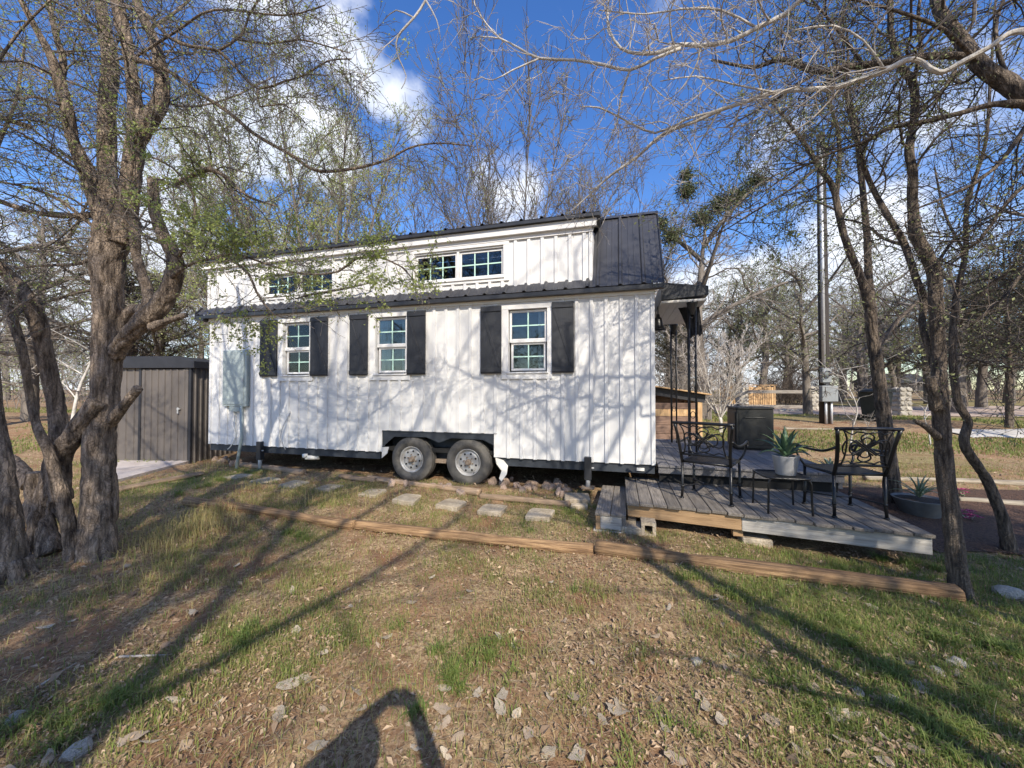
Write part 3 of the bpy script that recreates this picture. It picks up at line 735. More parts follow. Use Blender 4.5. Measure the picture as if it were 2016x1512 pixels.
prism('roof', [(-SW - .08, SHH), (-SW - .08, SHH + .20), (-SW + .25, SHH + .235), (-.25, SHH + .235), (.10, SHH + .14), (.10, SHH)], -.08, SD + .08, M_shedroof, shed, 'y', .006)
pa = Acc(); pp = [GP(225, 952), GP(365, 914), GP(395, 905), GP(250, 902), GP(215, 905)]
b_ = [(p[0], p[1], float(ground_z(p[0], p[1])) + .03) for p in pp]
pa.add([(p[0], p[1], p[2] + .02) for p in b_] + [(p[0], p[1], p[2] - .1) for p in b_], [[0, 5, 6, 1], [1, 6, 7, 2], [2, 7, 8, 3], [3, 8, 9, 4], [4, 9, 5, 0]], [[0, 1, 2], [0, 2, 3], [0, 3, 4]])
tag(pa.obj('concrete_pad', M_pad), kind='structure')
bx_, by_, bz_ = GP(232, 853)
cb = empty('concrete_block_stack', (bx_, by_ + .3, float(ground_z(bx_, by_)) - .02), 0, 'two pale concrete blocks stacked beside the shed behind the big trunk', 'concrete blocks')
box('block', (-.12, 0, 0), (.12, .4, .2), M_slab, cb, .008); box('block', (-.11, .01, .202), (.12, .4, .40), M_slab, cb, .008)

# ------------------------------------------------------------------ decks (in the house frame)
DZ = .206
def board(name, poly, z0, z1, m, parent, sag=0.):
    a = Acc(); n_ = len(poly)
    a.add([(*p, z1) for p in poly] + [(*p, z0) for p in poly], [[0, 1, 2, 3], [7, 6, 5, 4]] + [[i, i + 4, (i + 1) % 4 + 4, (i + 1) % 4] for i in range(4)])
    me = a.mesh(name); b = bmesh.new(); b.from_mesh(me); bmesh.ops.recalc_face_normals(b, faces=b.faces); bmesh.ops.bevel(b, geom=list(b.edges), offset=.004, segments=1, affect='EDGES'); b.to_mesh(me); b.free()
    return link(name, me, m, parent)


rs = np.random.RandomState(11)
deck = empty('lower_deck', (1.955, 5.25, 0), HR, 'low weathered grey deck platform carrying the iron chairs', 'deck')
fy = lambda x: -.995 - (x + .403) * .1445
nb = 18; w_ = 2.555 / nb
for i in range(nb):
    x0 = -.403 + i * w_ + .003; x1 = x0 + w_ - .007; o = rs.uniform(-.012, .012) - (.035 if i < 2 else 0) - (.02 if 11 < i < 15 else 0)
    zt = DZ + rs.uniform(-.003, .003)
    board('deck_board', [(x0, fy(x0) + o - .03), (x1, fy(x1) + o - .03), (x1, .28 if x1 < 1.9 else .16), (x0, .28 if x1 < 1.9 else .16)], zt - .032, zt, M_grey_y, deck)
# front rim in two lengths, other rims
def beam(name, p, q, z0, z1, th, m, parent):
    d = (Vector(q) - Vector(p)); ln = d.length; an = math.atan2(d.y, d.x)
    return box(name, (0, 0, z0), (ln, th, z1), m, parent, .004, (p[0], p[1], 0), (0, 0, an))


xm = .72
beam('rim_joist', (-.39, fy(-.39)), (xm, fy(xm)), .03, DZ - .034, .04, M_warm_x, deck); beam('rim_joist', (xm + .003, fy(xm)), (2.14, fy(2.14)), .025, DZ - .034, .04, M_grey_x, deck)
box('rim_joist', (-.395, fy(-.39) + .045, .03), (-.357, .27, DZ - .034), M_grey_y, deck); box('rim_joist', (2.105, fy(2.1) + .045, .03), (2.143, .15, DZ - .034), M_grey_y, deck)
for q in range(4): box('joist', (.1 + q * .5, -1.0, .04), (.14 + q * .5, .2, DZ - .034), M_grey_y, deck)
for (px, y) in ((-.34, fy(-.34) + .09), (.70, fy(.7) + .09)):
    zt = .03; zz = float(ground_z(*hw(px, y)[:2])); box('support_post', (px - .045, y - .045, zz + .06), (px + .045, y + .045, .10), M_warm_x if px > 0 else M_grey_y, deck)
udeck = empty('porch_deck', (1.955, 5.25, 0), HR, 'darker raised porch deck at the gable end of the house', 'deck')
for i in range(15):
    x0 = .03 + i * .142; board('deck_board', [(x0, -.02), (x0 + .137, -.02), (x0 + .137, 3.0), (x0, 3.0)], .42, .452, M_upper, udeck)
box('rim_joist', (.035, .0, .335), (2.15, .04, .419), M_upper, udeck, .003); box('rim_joist', (2.105, .045, .255), (2.148, 2.98, .419), M_upper, udeck); box('rim_joist', (.035, 2.94, .255), (2.1, 2.98, .419), M_upper, udeck)
box('void_shade_panel', (.05, .05, -.05), (2.10, .07, .33), M_dark, udeck)  # black sheet standing for the shade in the gap under the porch
for px, py in ((.15, 2.9), (2.05, 2.9), (2.06, .14)): box('support_post', (px - .045, py - .045, -.05), (px + .045, py + .045, .254), M_upper, udeck)
# blocks under the deck
def cinder(px, py, name, label, hollow=False, s=(.19, .30, .19), rz=0., dz=0.):
    x, y, z = GP(px, py); o = empty(name, (x, y + s[1] / 2, z - .02 + dz), HR + rz, label, 'concrete block')
    if hollow:
        w, t = s[0] / 2, .035
        for lo, hi in (((-w, -s[1] / 2, 0), (-w + t, s[1] / 2, s[2])), ((w - t, -s[1] / 2, 0), (w, s[1] / 2, s[2])), ((-w + t, -s[1] / 2, 0), (w - t, s[1] / 2, t)), ((-w + t, -s[1] / 2, s[2] - t), (w - t, s[1] / 2, s[2]))):
            box('shell', lo, hi, M_conc, o)
    else: box('body', (-s[0] / 2, -s[1] / 2, 0), (s[0] / 2, s[1] / 2, s[2]), M_conc, o, .008)
    return o


cinder(1285, 1055, 'cinder_block', 'hollow cinder block standing under the left front of the lower deck', True, (.15, .30, .16))
cinder(1250, 1052, 'concrete_footing', 'pale flat concrete footing at the left front corner of the lower deck', False, (.22, .25, .09))
cinder(1498, 1075, 'concrete_footing', 'pale concrete block with a wooden post under the middle of the lower deck', False, (.27, .2, .085))
cinder(1140, 995, 'concrete_paver', 'rough pale paver under the foot of the jack stand near the step', False, (.34, .34, .10), .15)
cinder(1142, 1003, 'concrete_paver', 'small pale brick block lying in front of the jack stand paver', False, (.22, .12, .07), .1)
# step box
s0x, s0y, s0z = GP(1172, 1045)
step = empty('step_box', (s0x, s0y, s0z), HR - .02, 'weathered two board wooden step box left of the lower deck', 'step')
for q in range(2): board('tread_board', [(q * .168, -.015), (q * .168 + .162, -.015), (q * .168 + .162, 1.30), (q * .168, 1.30)], .175, .205, M_grey_y, step)
box('front_panel', (.055, .0, .025), (.285, .03, .174), M_grey_x, step, .003); box('side_board', (.005, -.003, .02), (.052, 1.28, .174), M_warm_x, step, .003); box('side_board', (.288, -.003, .02), (.328, 1.28, .174), M_grey_y, step, .003)
box('base_board', (-.02, -.02, -.03), (.35, .12, .018), M_grey_x, step, .003)

# ------------------------------------------------------------------ iron furniture
KN = []
for f, cxo in ((1., 0.), (.70, 0.)):
    KN.append((catmull([(0, 0), (.075 * f + .01, -.058 * f), (.16 * f + .012, -.072 * f), (.205 * f, 0), (.16 * f + .012, .072 * f), (.075 * f + .01, .058 * f), (0, 0), (-.075 * f - .01, -.058 * f), (-.16 * f - .012, -.072 * f), (-.205 * f, 0), (-.16 * f - .012, .072 * f), (-.075 * f - .01, .058 * f)], .012, None, True)))
    KN.append((catmull([(0, .0), (.036 * f, .05 * f), (.056 * f, .098 * f + .01), (0, .14 * f), (-.056 * f, .098 * f + .01), (-.036 * f, .05 * f), (0, 0), (.036 * f, -.05 * f), (.056 * f, -.098 * f - .01), (0, -.14 * f), (-.056 * f, -.098 * f - .01), (-.036 * f, -.05 * f)], .012, None, True)))
for s_ in (1, -1):
    for o_ in (-.028, .0, .028): KN.append(catmull([(-.10 + o_, -.075 * s_ + .0), (o_, 0), (.10 + o_, .075 * s_)], .03))


def chair(loc, rz, label, W_=.50, D_=.46):
    """armchair facing local +Y"""
    c = empty('iron_armchair', loc, rz, label, 'chair', 'wrought iron chairs on the lower deck'); w, d = W_ / 2, D_ / 2; sh = .43
    for sx_, sy_ in ((-1, -1), (1, -1), (-1, 1), (1, 1)):
        a = Acc(); x, y = sx_ * w, sy_ * d; a.tube([(x, y, sh), (x * 1.0, y * 1.0, .12), (x * 1.02, y * 1.04, .015)], [.015, .0145, .015], 10); a.tube([(x * 1.02, y * 1.04, .0), (x * 1.02, y * 1.04, .018)], [.026, .022], 10)
        a.tube([(x, y, .125), (x, y, .15)], .019, 10); a.obj('leg', M_iron, c, True)
    sf = Acc(); sf.tube([(-w, -d, sh), (w, -d, sh)], .015); sf.tube([(-w, d, sh), (w, d, sh)], .015); sf.tube([(-w, -d, sh), (-w, d, sh)], .015); sf.tube([(w, -d, sh), (w, d, sh)], .015); sf.obj('seat_frame', M_iron, c, True)
    for k in range(11):
        y = -d + .03 + k * (D_ - .06) / 10; box('seat_slat', (-w + .01, y - .011, sh + .004), (w - .01, y + .011, sh + .010), M_iron, c)
    lean = lambda z: -d - .02 - (z - sh) * .24
    top = .88; wt = w + .045
    for s in (-1, 1):
        a = Acc(); a.tube(catmull([(s * w, -d, sh - .01), (s * (w + .005), lean(.55), .55), (s * (w + .02), lean(.72), .72), (s * wt, lean(top), top)], .05), .0175, 8)
        a.obj('back_upright', M_iron, c, True)
        a = Acc(); a.tube(catmull([(s * (w + .03), lean(.70), .70), (s * (w + .06), -d + .06, .645), (s * (w + .075), d * .3, .64), (s * (w + .075), d + .02, .655), (s * (w + .075), d + .075, .63), (s * (w + .07), d + .07, .595), (s * (w + .06), d + .03, .60)], .04), .013, 8)
        a.tube(catmull([(s * (w + .072), d + .0, .645), (s * (w + .06), d + .035, .57), (s * (w + .04), d + .01, .50), (s * w, d, sh)], .04), .012, 8)
        a.obj('arm', M_iron, c, True)
    a = Acc(); a.tube(catmull([(-wt - .02, lean(top), top + .003), (-w * .5, lean(top) - .01, top + .006), (0, lean(top) - .012, top + .008), (w * .5, lean(top) - .01, top + .006), (wt + .02, lean(top), top + .003)], .06), .017, 8); a.obj('top_rail', M_iron, c, True)
    a = Acc(); a.tube(catmull([(-w, lean(.52), .52), (0, lean(.52) - .01, .525), (w, lean(.52), .52)], .06), .013, 8); a.obj('bottom_rail', M_iron, c, True)
    a = Acc(); zc = .70
    cv = lambda u, v: (u, lean(zc + v) - .006, zc + v)
    for kk in KN: 
        pts_ = [cv(u, v) for u, v in kk]
        if np.linalg.norm(kk[0] - kk[-1]) < .05: pts_.append(pts_[0])
        a.tube(pts_, .0075, 5)
    a.obj('scrollwork', M_iron, c, True)
    a = Acc()
    for s in (-1, 1):
        a.tube([cv(u, v) for u, v in catmull([(s * (w - .01), .165), (s * (w - .045), .10), (s * (w - .055), 0), (s * (w - .05), -.10), (s * (w - .03), -.175)], .04)], .008, 6)
        a.tube([cv(u, v) for u, v in catmull([(s * w, .175 * 1), (s * w * .6, .13), (s * .10, .155), (0, .14)], .04)], .007, 6)
        a.tube([cv(u, v) for u, v in catmull([(s * w, -.17), (s * w * .6, -.135), (s * .10, -.158), (0, -.14)], .04)], .007, 6)
    a.obj('scroll_frame', M_iron, c, True)
    a = Acc()
    for s in (-1, 1): a.tube(catmull([(s * w, -d, .14), (s * w * .55, -d * .3, .15), (s * w * .3, 0, .15), (s * w * .55, d * .3, .15), (s * w, d, .14)], .03), .008, 6)
    a.tube([(-w * .3, 0, .15), (w * .3, 0, .15)], .008, 6); a.obj('stretcher', M_iron, c, True)
    return c


chair((2.33, 4.52, DZ), math.atan2(.76, .65) - math.pi / 2, 'black iron armchair with scrollwork back nearest the house corner')
chair((3.43, 4.01, DZ), R(-7), 'black iron armchair with scrollwork back at the right end of the deck', .455, .455)
tb = empty('side_table', (2.84, 4.08, DZ), R(-12), 'small low black metal side table between the two iron armchairs', 'table'); w = .19
a = Acc(); th = np.linspace(0, 2 * math.pi, 33); sq = lambda t: np.sign(np.cos(t)) * np.abs(np.cos(t)) ** .35
rr = np.stack([(w + .02) * sq(th), (w + .02) * np.sign(np.sin(th)) * np.abs(np.sin(th)) ** .35, .362 + 0 * th], -1); a.tube(rr, .011, 6); a.obj('rim', M_iron, tb, True)
for k in range(11): box('top_slat', (-w - .01, -w + k * w / 5 - .010, .358), (w + .01, -w + k * w / 5 + .010, .364), M_iron, tb)
for sx_ in (-1, 1):
    for sy_ in (-1, 1):
        a = Acc(); a.tube(catmull([(sx_ * w * .5, sy_ * w, .352), (sx_ * w * .86, sy_ * w, .35), (sx_ * w, sy_ * w, .31), (sx_ * w * 1.02, sy_ * w, .15), (sx_ * w * 1.05, sy_ * w * 1.02, 0)], .03), .0105, 8); a.obj('leg', M_iron, tb, True)


def blade_leaf(L_, w_, az, el, curl, n_=9):
    """a thick pointed leaf: returns verts/quads"""
    t = np.linspace(0, 1, n_); e = el - curl * t ** 1.5; r = np.concatenate([[0], np.cumsum(np.cos(e[:-1]) * L_ / (n_ - 1))]); z = np.concatenate([[0], np.cumsum(np.sin(e[:-1]) * L_ / (n_ - 1))])
    ww = w_ * np.sin(np.clip(.25 + t * .75, 0, 1) * math.pi) ** .8 * (1 - .15 * t); ww[-1] = .0008
    c, s = math.cos(az), math.sin(az); mid = np.stack([c * r, s * r, z], -1); side = np.array([-s, c, 0])[None] * ww[:, None] / 2; up = np.array([0, 0, 1.]) * ww[:, None] * .22
    th = .006 * (1 - t)[:, None] * np.array([0, 0, 1.])
    V = np.concatenate([mid - side + up, mid, mid + side + up, mid - th * 1.2]); q = []
    for i in range(n_ - 1):
        q += [[i, i + 1, n_ + i + 1, n_ + i], [n_ + i, n_ + i + 1, 2 * n_ + i + 1, 2 * n_ + i], [i + 1, i, 3 * n_ + i, 3 * n_ + i + 1], [3 * n_ + i + 1, 3 * n_ + i, 2 * n_ + i, 2 * n_ + i + 1]]
    return V, q


ag = empty('potted_agave', (2.885, 4.07, DZ + .366), 0, 'agave in a pale tapered pot on the black side table', 'potted plant')
lathe('pot', [(.0001, 0), (.085, 0), (.09, .008), (.122, .195), (.124, .20), (.112, .20), (.105, .17), (.0001, .165)], M_pot, ag, 28); lathe('soil', [(.106, .175), (.0001, .182)], M_soil, ag, 20)
for k in range(17):
    f = k / 17; V, q = blade_leaf(.34 - .06 * abs(f - .5) + rs.uniform(-.03, .06), .066, k * 2.4 + .3, R(32 + 52 * f), R(115 - 100 * f) * rs.uniform(.7, 1.2))
    a = Acc(); a.add(V + [0, 0, .18], q); a.obj('leaf', M_agave, ag, True)

# dark unit on the porch deck
ax_, ay_ = hw(1.77, 1.95)[:2]
ac = empty('outdoor_unit', (4.16, 6.75, .452), HR * 1.0, 'dark square outdoor unit cabinet standing on the raised porch deck', 'outdoor unit')
box('cabinet', (-.28, -.28, .03), (.28, .28, .69), M_acbox, ac, .01); box('lid', (-.29, -.29, .692), (.29, .29, .725), M_acbox, ac, .006)
box('front_panel', (-.24, -.290, .09), (.24, -.282, .63), M_acbox, ac, .004); box('side_panel', (-.29, -.24, .09), (-.282, .24, .63), M_acbox, ac, .004); box('base', (-.26, -.26, 0), (.26, .26, .029), M_dark, ac)
a = Acc(); a.tube([(-.15, -.30, .55), (.15, -.30, .55)], .008); a.obj('handle', M_acbox, ac)

# ------------------------------------------------------------------ timbers, pavers, rubble
def timber(p0, p1, r, label, m=M_log, name='landscape_timber', group='landscape timbers edging the lawn', seed=0, sink=.48, S=20, wob=.016):
    rs_ = np.random.RandomState(seed); p0 = np.array(p0[:2]); p1 = np.array(p1[:2]); n_ = 60; t = np.linspace(0, 1, n_); xy = p0 + (p1 - p0) * t[:, None]
    nr = np.array([-(p1 - p0)[1], (p1 - p0)[0]]) / np.linalg.norm(p1 - p0); L_ = np.linalg.norm(p1 - p0)
    z = ground_z(xy[:, 0], xy[:, 1]); z = np.polyval(np.polyfit(t, z, 2), t) + r * (1 - sink)
    rad = r * (1 + .10 * (vn2(t * 4, t * 0 + seed, 1.) - .5) * 2); off = (vn2(t * 2.2, t * 0, 1., seed + 9.) - .5) * wob * 4
    pts = np.stack([t * L_ - L_ / 2, off, 0 * t], -1)
    pts = np.concatenate([pts[:1], pts, pts[-1:]]); rad = np.concatenate([[.001], rad, [.001]])
    v, q = tubes(pts[None], rad[None], S); v = v.reshape(len(rad), S, 3)
    crack = vnoise(np.stack([v[..., 0] * 1.5, np.arange(S)[None] * 1.3 + 0 * v[..., 0], 0 * v[..., 0] + seed], -1)); ctr = pts[:, None]
    crack2 = sstep(.0, .3, np.abs(vnoise(np.stack([v[..., 0] * .9, np.arange(S)[None] * .8 + 0 * v[..., 0], 0 * v[..., 0] + seed + 5], -1)) - .5)); sc = .93 + .26 * (crack - .5) + .12 * crack2; v = ctr + (v - ctr) * sc[..., None]
    v[..., 2] *= .82
    mid = (p0 + p1) / 2; o = link(name, mesh_np(name, v.reshape(-1, 3), q, smooth=True), m, None, (mid[0], mid[1], float(z.mean())), (0, -math.atan2(z[-1] - z[0], L_), math.atan2(p1[1] - p0[1], p1[0] - p0[0])))
    return tag(o, label, 'timber', group)


timber(GP(372, 992), GP(700, 1040), .066, 'orange brown landscape timber, leftmost of the front edging, half in tree shade', seed=1)
timber(GP(702, 1040), GP(1168, 1090), .07, 'orange brown landscape timber in the middle of the front edging', seed=2)
timber(GP(1172, 1090), GP(1888, 1182), .072, 'long landscape timber from below the step to the right front trunk', seed=3)
timber(GP(470, 918), GP(600, 934), .06, 'short weathered timber between the left jack stand and the stepping stones', M_log2, seed=4, group='weathered timbers along the house')
timber(GP(668, 942), GP(742, 950), .055, 'broken weathered timber left of the trailer wheels', M_log2, seed=5, group='weathered timbers along the house')
timber(GP(722, 948), GP(945, 976), .055, 'split weathered timber lying right in front of the trailer wheels', M_log2, seed=6, group='weathered timbers along the house')
timber(GP(945, 980), GP(1122, 998), .055, 'weathered timber between the wheels and the jack stand paver', M_log2, seed=7, group='weathered timbers along the house')
timber(GP(235, 970), GP(395, 935), .05, 'thin weathered timber in the grass beside the concrete pad', M_log2, seed=8, group='weathered timbers along the house')
M_logp = mat('bleached_log', (.17, .135, .095), .9, col2=(.38, .33, .25), scale=3, stretch=(1, 10, 10), bump=.5, objvar=.1)
timber(GP(1700, 946), GP(2120, 962), .055, 'bleached log, farther of two edging the garden bed', M_logp, 'edging_log', 'pale logs edging the garden bed', 11)
timber(GP(1885, 990), GP(2130, 1003), .06, 'bleached log, nearer of two edging the garden bed', M_logp, 'edging_log', 'pale logs edging the garden bed', 12)
timber(GP(1545, 846), GP(1700, 850), .05, 'pale log on the lawn beyond the side table', M_logp, 'edging_log', 'pale logs on the back lawn', 13)


def rock_mesh(seed, flat=.6, sub=2, amp=.35):
    b = bmesh.new(); bmesh.ops.create_icosphere(b, subdivisions=sub, radius=1); co = np.array([v.co[:] for v in b.verts])
    f = 1 + amp * (vnoise(co * 1.3 + seed * 7.7) - .5) * 2 + amp * .4 * (vnoise(co * 3.1 + seed * 3.3) - .5) * 2
    for v, k in zip(b.verts, f): v.co = v.co * float(k); v.co.z *= flat
    me = bpy.data.meshes.new('rock'); b.to_mesh(me); b.free(); return me


ST = [(470, 940), (525, 948), (580, 955), (648, 962), (735, 972), (806, 986), (890, 997), (970, 1007), (1063, 1017)]
SL = ['stepping stone sunk in shaded grass, leftmost of the row', 'stepping stone half hidden in grass near the left jack stand', 'stepping stone below the weathered timber at the drain pipe', 'stepping stone left of the trailer wheels in dry grass',
      'small stepping stone below the split timber', 'squarish sunlit stepping stone in front of the left wheel', 'tilted stepping stone in front of the right wheel', 'thick clean stepping stone, second from the wooden step', 'stepping stone nearest the wooden step box']
for k, (p, lb_) in enumerate(zip(ST, SL)):
    x, y, z = GP(*p); b = bmesh.new(); s = .155
    poly = [(-s + rs.uniform(-.03, .03), -s * .95), (s * .9, -s + rs.uniform(-.03, .03)), (s + rs.uniform(-.04, .02), s * .8), (s * .6, s), (-s * .8, s + rs.uniform(-.03, .02)), (-s, s * .5)]
    o = prism('stepping_stone', poly, -.03, .018 + .02 * (k > 4), M_conc, None, 'z', .008); o.location = (x, y, z + .012); o.rotation_euler = (rs.uniform(-.05, .05), rs.uniform(-.05, .05), HR + rs.uniform(-.25, .25)); tag(o, 'pale concrete ' + lb_, 'stepping stone', 'stepping stones along the house')
rocks = [rock_mesh(i) for i in range(6)]
for me in rocks: me.materials.append(M_sand)
RL = []
for k in range(46):
    f = rs.rand(); px = 905 + 225 * f if k > 8 else 760 + rs.uniform(0, 150); py = 955 + 24 * f + rs.uniform(-8, 8)
    x, y, z = GP(px, py); y += .12 + rs.uniform(0, .35); o = link('rock', rocks[k % 6], None, None, (x, y, float(ground_z(x, y)) + .02), tuple(rs.uniform(0, 6, 3))); s = rs.uniform(.045, .10); o.scale = (s, s, s * .9)
    tag(o, 'pinkish sandstone rubble rock under the trailer beside the wheels', 'rock', 'sandstone rubble under the trailer')
for k in range(9):
    x, y, z = GP(450 + rs.uniform(-30, 80), 912 + rs.uniform(-6, 6)); o = link('rock', rocks[k % 6], None, None, (x, y, z + .02), tuple(rs.uniform(0, 6, 3))); s = rs.uniform(.05, .11); o.scale = (s, s, s * .8)
    tag(o, 'reddish rubble rock at the left end of the trailer', 'rock', 'rubble at the left end of the trailer')
wr_ = [rock_mesh(20 + i, .55) for i in range(3)]
for me in wr_: me.materials.append(M_stone)
for (px, py, s, lb_) in [(155, 1482, .05, 'rounded whitish rock in the bottom left corner of the lawn'), (1985, 1172, .095, 'big pale limestone rock right of the right front trunk'), (30, 1420, .05, 'yellowish flat rock at the left bottom edge'), (1370, 1305, .035, 'pale limestone rock partly sunk in green grass right of the narrow shadow'),
                         (1760, 1385, .045, 'bleached rock in the grass at the lower right'), (1885, 1310, .05, 'grey rock in shaded grass below the right front trunk'), (1845, 1325, .04, 'small grey rock beside the larger one in shaded grass')]:
    x, y, z = GP(px, py); o = link('limestone_rock', wr_[int(px) % 3], None, None, (x, y, z + s * .15), (0, 0, px)); o.scale = (s, s * .8, s); tag(o, lb_, 'rock')

# ------------------------------------------------------------------ right garden, back yard
x, y, z = GP(1830, 990); x, y = 4.98, 4.62; z = float(ground_z(x, y))
pb = empty('planter_bowl', (x + .02, y + .12, z - .05), 0, 'wide grey planter bowl with striped spiky plant behind the right front trunk', 'planter')
lathe('bowl', [(.0001, 0), (.13, 0), (.15, .02), (.25, .27), (.262, .28), (.245, .28), (.23, .26), (.0001, .25)], M_bowl, pb, 28); lathe('soil', [(.232, .26), (.0001, .27)], M_soil, pb, 20)
for k in range(22):
    V, q = blade_leaf(rs.uniform(.25, .38), .03, k * 2.4, R(rs.uniform(25, 85)), R(rs.uniform(30, 90))); a = Acc(); a.add(V + [0, 0, .29], q); a.obj('leaf', M_strip, pb, True)
x, y, z = GP(1680, 965); x, y = 4.75, 5.75; z = float(ground_z(x, y))
p2 = empty('potted_plant', (x, y, z), 0, 'white pot with leafy plant and red flowers seen through the right chair back', 'potted plant')
lathe('pot', [(.0001, 0), (.10, 0), (.15, .24), (.155, .25), (.14, .25), (.0001, .22)], M_pot, p2, 24)
for k in range(16):
    V, q = blade_leaf(rs.uniform(.2, .34), .045, k * 2.4, R(rs.uniform(30, 85)), R(rs.uniform(20, 80))); a = Acc(); a.add(V + [0, 0, .22], q); a.obj('leaf', M_strip, p2, True)
for k in range(4):
    a = Acc(); an = k * 1.3 + 3; bmv = lathe('blossom', [(.0001, .02), (.03, .025), (.04, .01), (.03, -.01), (.0001, -.012)], M_pink, p2, 10, (.13 * math.cos(an), .13 * math.sin(an), .30))
for (px, py, Y_, lb_, nf) in [(1908, 1000, 4.55, 'bright pink flower cluster beside the nearer bleached log', 14), (1893, 955, 5.3, 'small dark pink flowers beside the farther bleached log', 8)]:
    xx, _, _ = P(px, py, Y_); zz = float(ground_z(xx, Y_)); fl = empty('pink_flowers', (xx, Y_, zz), 0, lb_, 'flowers')
    for k in range(nf):
        dx, dy, dz_ = rs.uniform(-.07, .07), rs.uniform(-.07, .07), rs.uniform(.06, .15)
        a = Acc(); 
        for j in range(5):
            an = j * 1.2566 + k; c, s = math.cos(an), math.sin(an); a.add([(dx, dy, dz_), (dx + .022 * c - .010 * s, dy + .022 * s + .010 * c, dz_ + .010), (dx + .034 * c, dy + .034 * s, dz_ + .004), (dx + .022 * c + .010 * s, dy + .022 * s - .010 * c, dz_ + .010)], [[0, 1, 2, 3]])
        a.obj('blossom', M_pink, fl)
    for k in range(10):
        V, q = blade_leaf(.11, .03, k * 2.4, R(rs.uniform(10, 70)), R(40), 5); a = Acc(); a.add(V, q); a.obj('leaf', M_strip, fl, True)
# board hut behind the porch
hx_, hy_ = P(1378, 800, 9.6)[:2]; hz = float(ground_z(hx_, hy_))
hut = empty('board_hut', (hx_, hy_, hz), R(-10), 'low cedar board hut with sloping roof behind the porch', 'hut')
zb = [0, .22, .44, .66, .84, 1.0]
for i in range(5): box('plank', (-1.75, rs.uniform(-.004, .004), zb[i] + .004), (-.06, .03, zb[i + 1] - .004), M_redwood if i != 3 else M_palewood, hut, .004)
box('corner_post', (-.055, -.02, 0), (.05, .09, 1.16), M_palewood, hut, .004); box('corner_post', (-1.82, -.02, 0), (-1.755, .09, 1.45), M_palewood, hut); box('corner_post', (-.05, 1.15, 0), (.05, 1.25, 1.14), M_palewood, hut)
for i in range(5): box('plank', (.012, .095, .02 + i * .22), (.04, 1.148, .18 + i * .22), M_palewood, hut, .003)
box('back_wall', (-1.82, 1.2, 0), (-.06, 1.22, 1.2), M_redwood, hut)
box('header_board', (-1.85, -.035, 0), (.10, -.005, .20), M_shedroof, hut, .003, (0, 0, 1.02), (0, R(-0.), 0)).rotation_euler = (0, R(9), 0)
ro = box('roof', (-1.95, -.18, 0), (.22, 1.4, .035), M_palewood, hut, .004, (0, 0, 1.225), (0, R(9), 0))
# utility pole
ux, uy = P(1622, 800, 12.3)[:2]; uz = float(ground_z(ux, uy)); up = empty('utility_pole', (ux, uy, uz), 0, 'tall dark utility pole with meter box and conduits', 'utility pole')
lathe('pole', [(.0001, 0), (.15, 0), (.145, 2), (.115, 9.35), (.0001, 9.36)], M_pole, up, 18, (.03, 0, 0))
for px, z0_, z1_, r_ in ((-.12, 1.75, 9.0, .05), (-.075, .0, .75, .035), (.10, .0, .75, .035)):
    a = Acc(); a.tube([(px, -.17, z0_), (px, -.17, z1_)], r_, 12); a.obj('conduit', M_galv, up, True)
box('meter_box', (-.23, -.26, 1.30), (.06, -.13, 1.75), M_meter, up, .01); box('disconnect_box', (-.28, -.30, .70), (.22, -.14, 1.20), M_meter, up, .012); box('coupling', (-.12, -.24, 1.201), (-.02, -.14, 1.299), M_black, up)
lathe('meter', [(.11, 0), (.11, .03), (.085, .05), (.08, .12), (.0001, .135)], M_glass, up, 18, (-.09, -.26, 1.58), (R(90), 0, 0)); lathe('meter_ring', [(.115, 0), (.115, .025), (.09, .027)], M_galv, up, 18, (-.09, -.259, 1.58), (R(90), 0, 0))
# wheelie bin
wx, wy = P(1724, 800, 13.2)[:2]; wz = float(ground_z(wx, wy)); wb = empty('trash_bin', (wx, wy, wz), R(8), 'dark wheeled trash bin half behind a trunk by the stone pillar', 'bin')
b = bmesh.new(); lo = [(-.24, -.27), (.24, -.27), (.24, .27), (-.24, .27)]; v0 = [b.verts.new((p[0], p[1], .06)) for p in lo]; v1 = [b.verts.new((p[0] * 1.25, p[1] * 1.25, .98)) for p in lo]
b.faces.new(v0[::-1]); b.faces.new(v1)
for i in range(4): b.faces.new((v0[i], v0[(i + 1) % 4], v1[(i + 1) % 4], v1[i]))
bmesh.ops.bevel(b, geom=list(b.edges), offset=.03, segments=2, affect='EDGES'); me = bpy.data.meshes.new('body'); b.to_mesh(me); b.free(); link('body', me, M_bin, wb)
prism('lid', [(-.40, .985), (.36, .985), (.34, 1.06), (.0, 1.10), (-.36, 1.05)], -.36, .36, M_bin, wb, 'y', .01)
for s in (-1, 1):
    a = Acc(); a.tube([(-.28, s * .26, .11), (-.28, s * .32, .11)], .11, 16); a.obj('wheel', M_bin, wb)
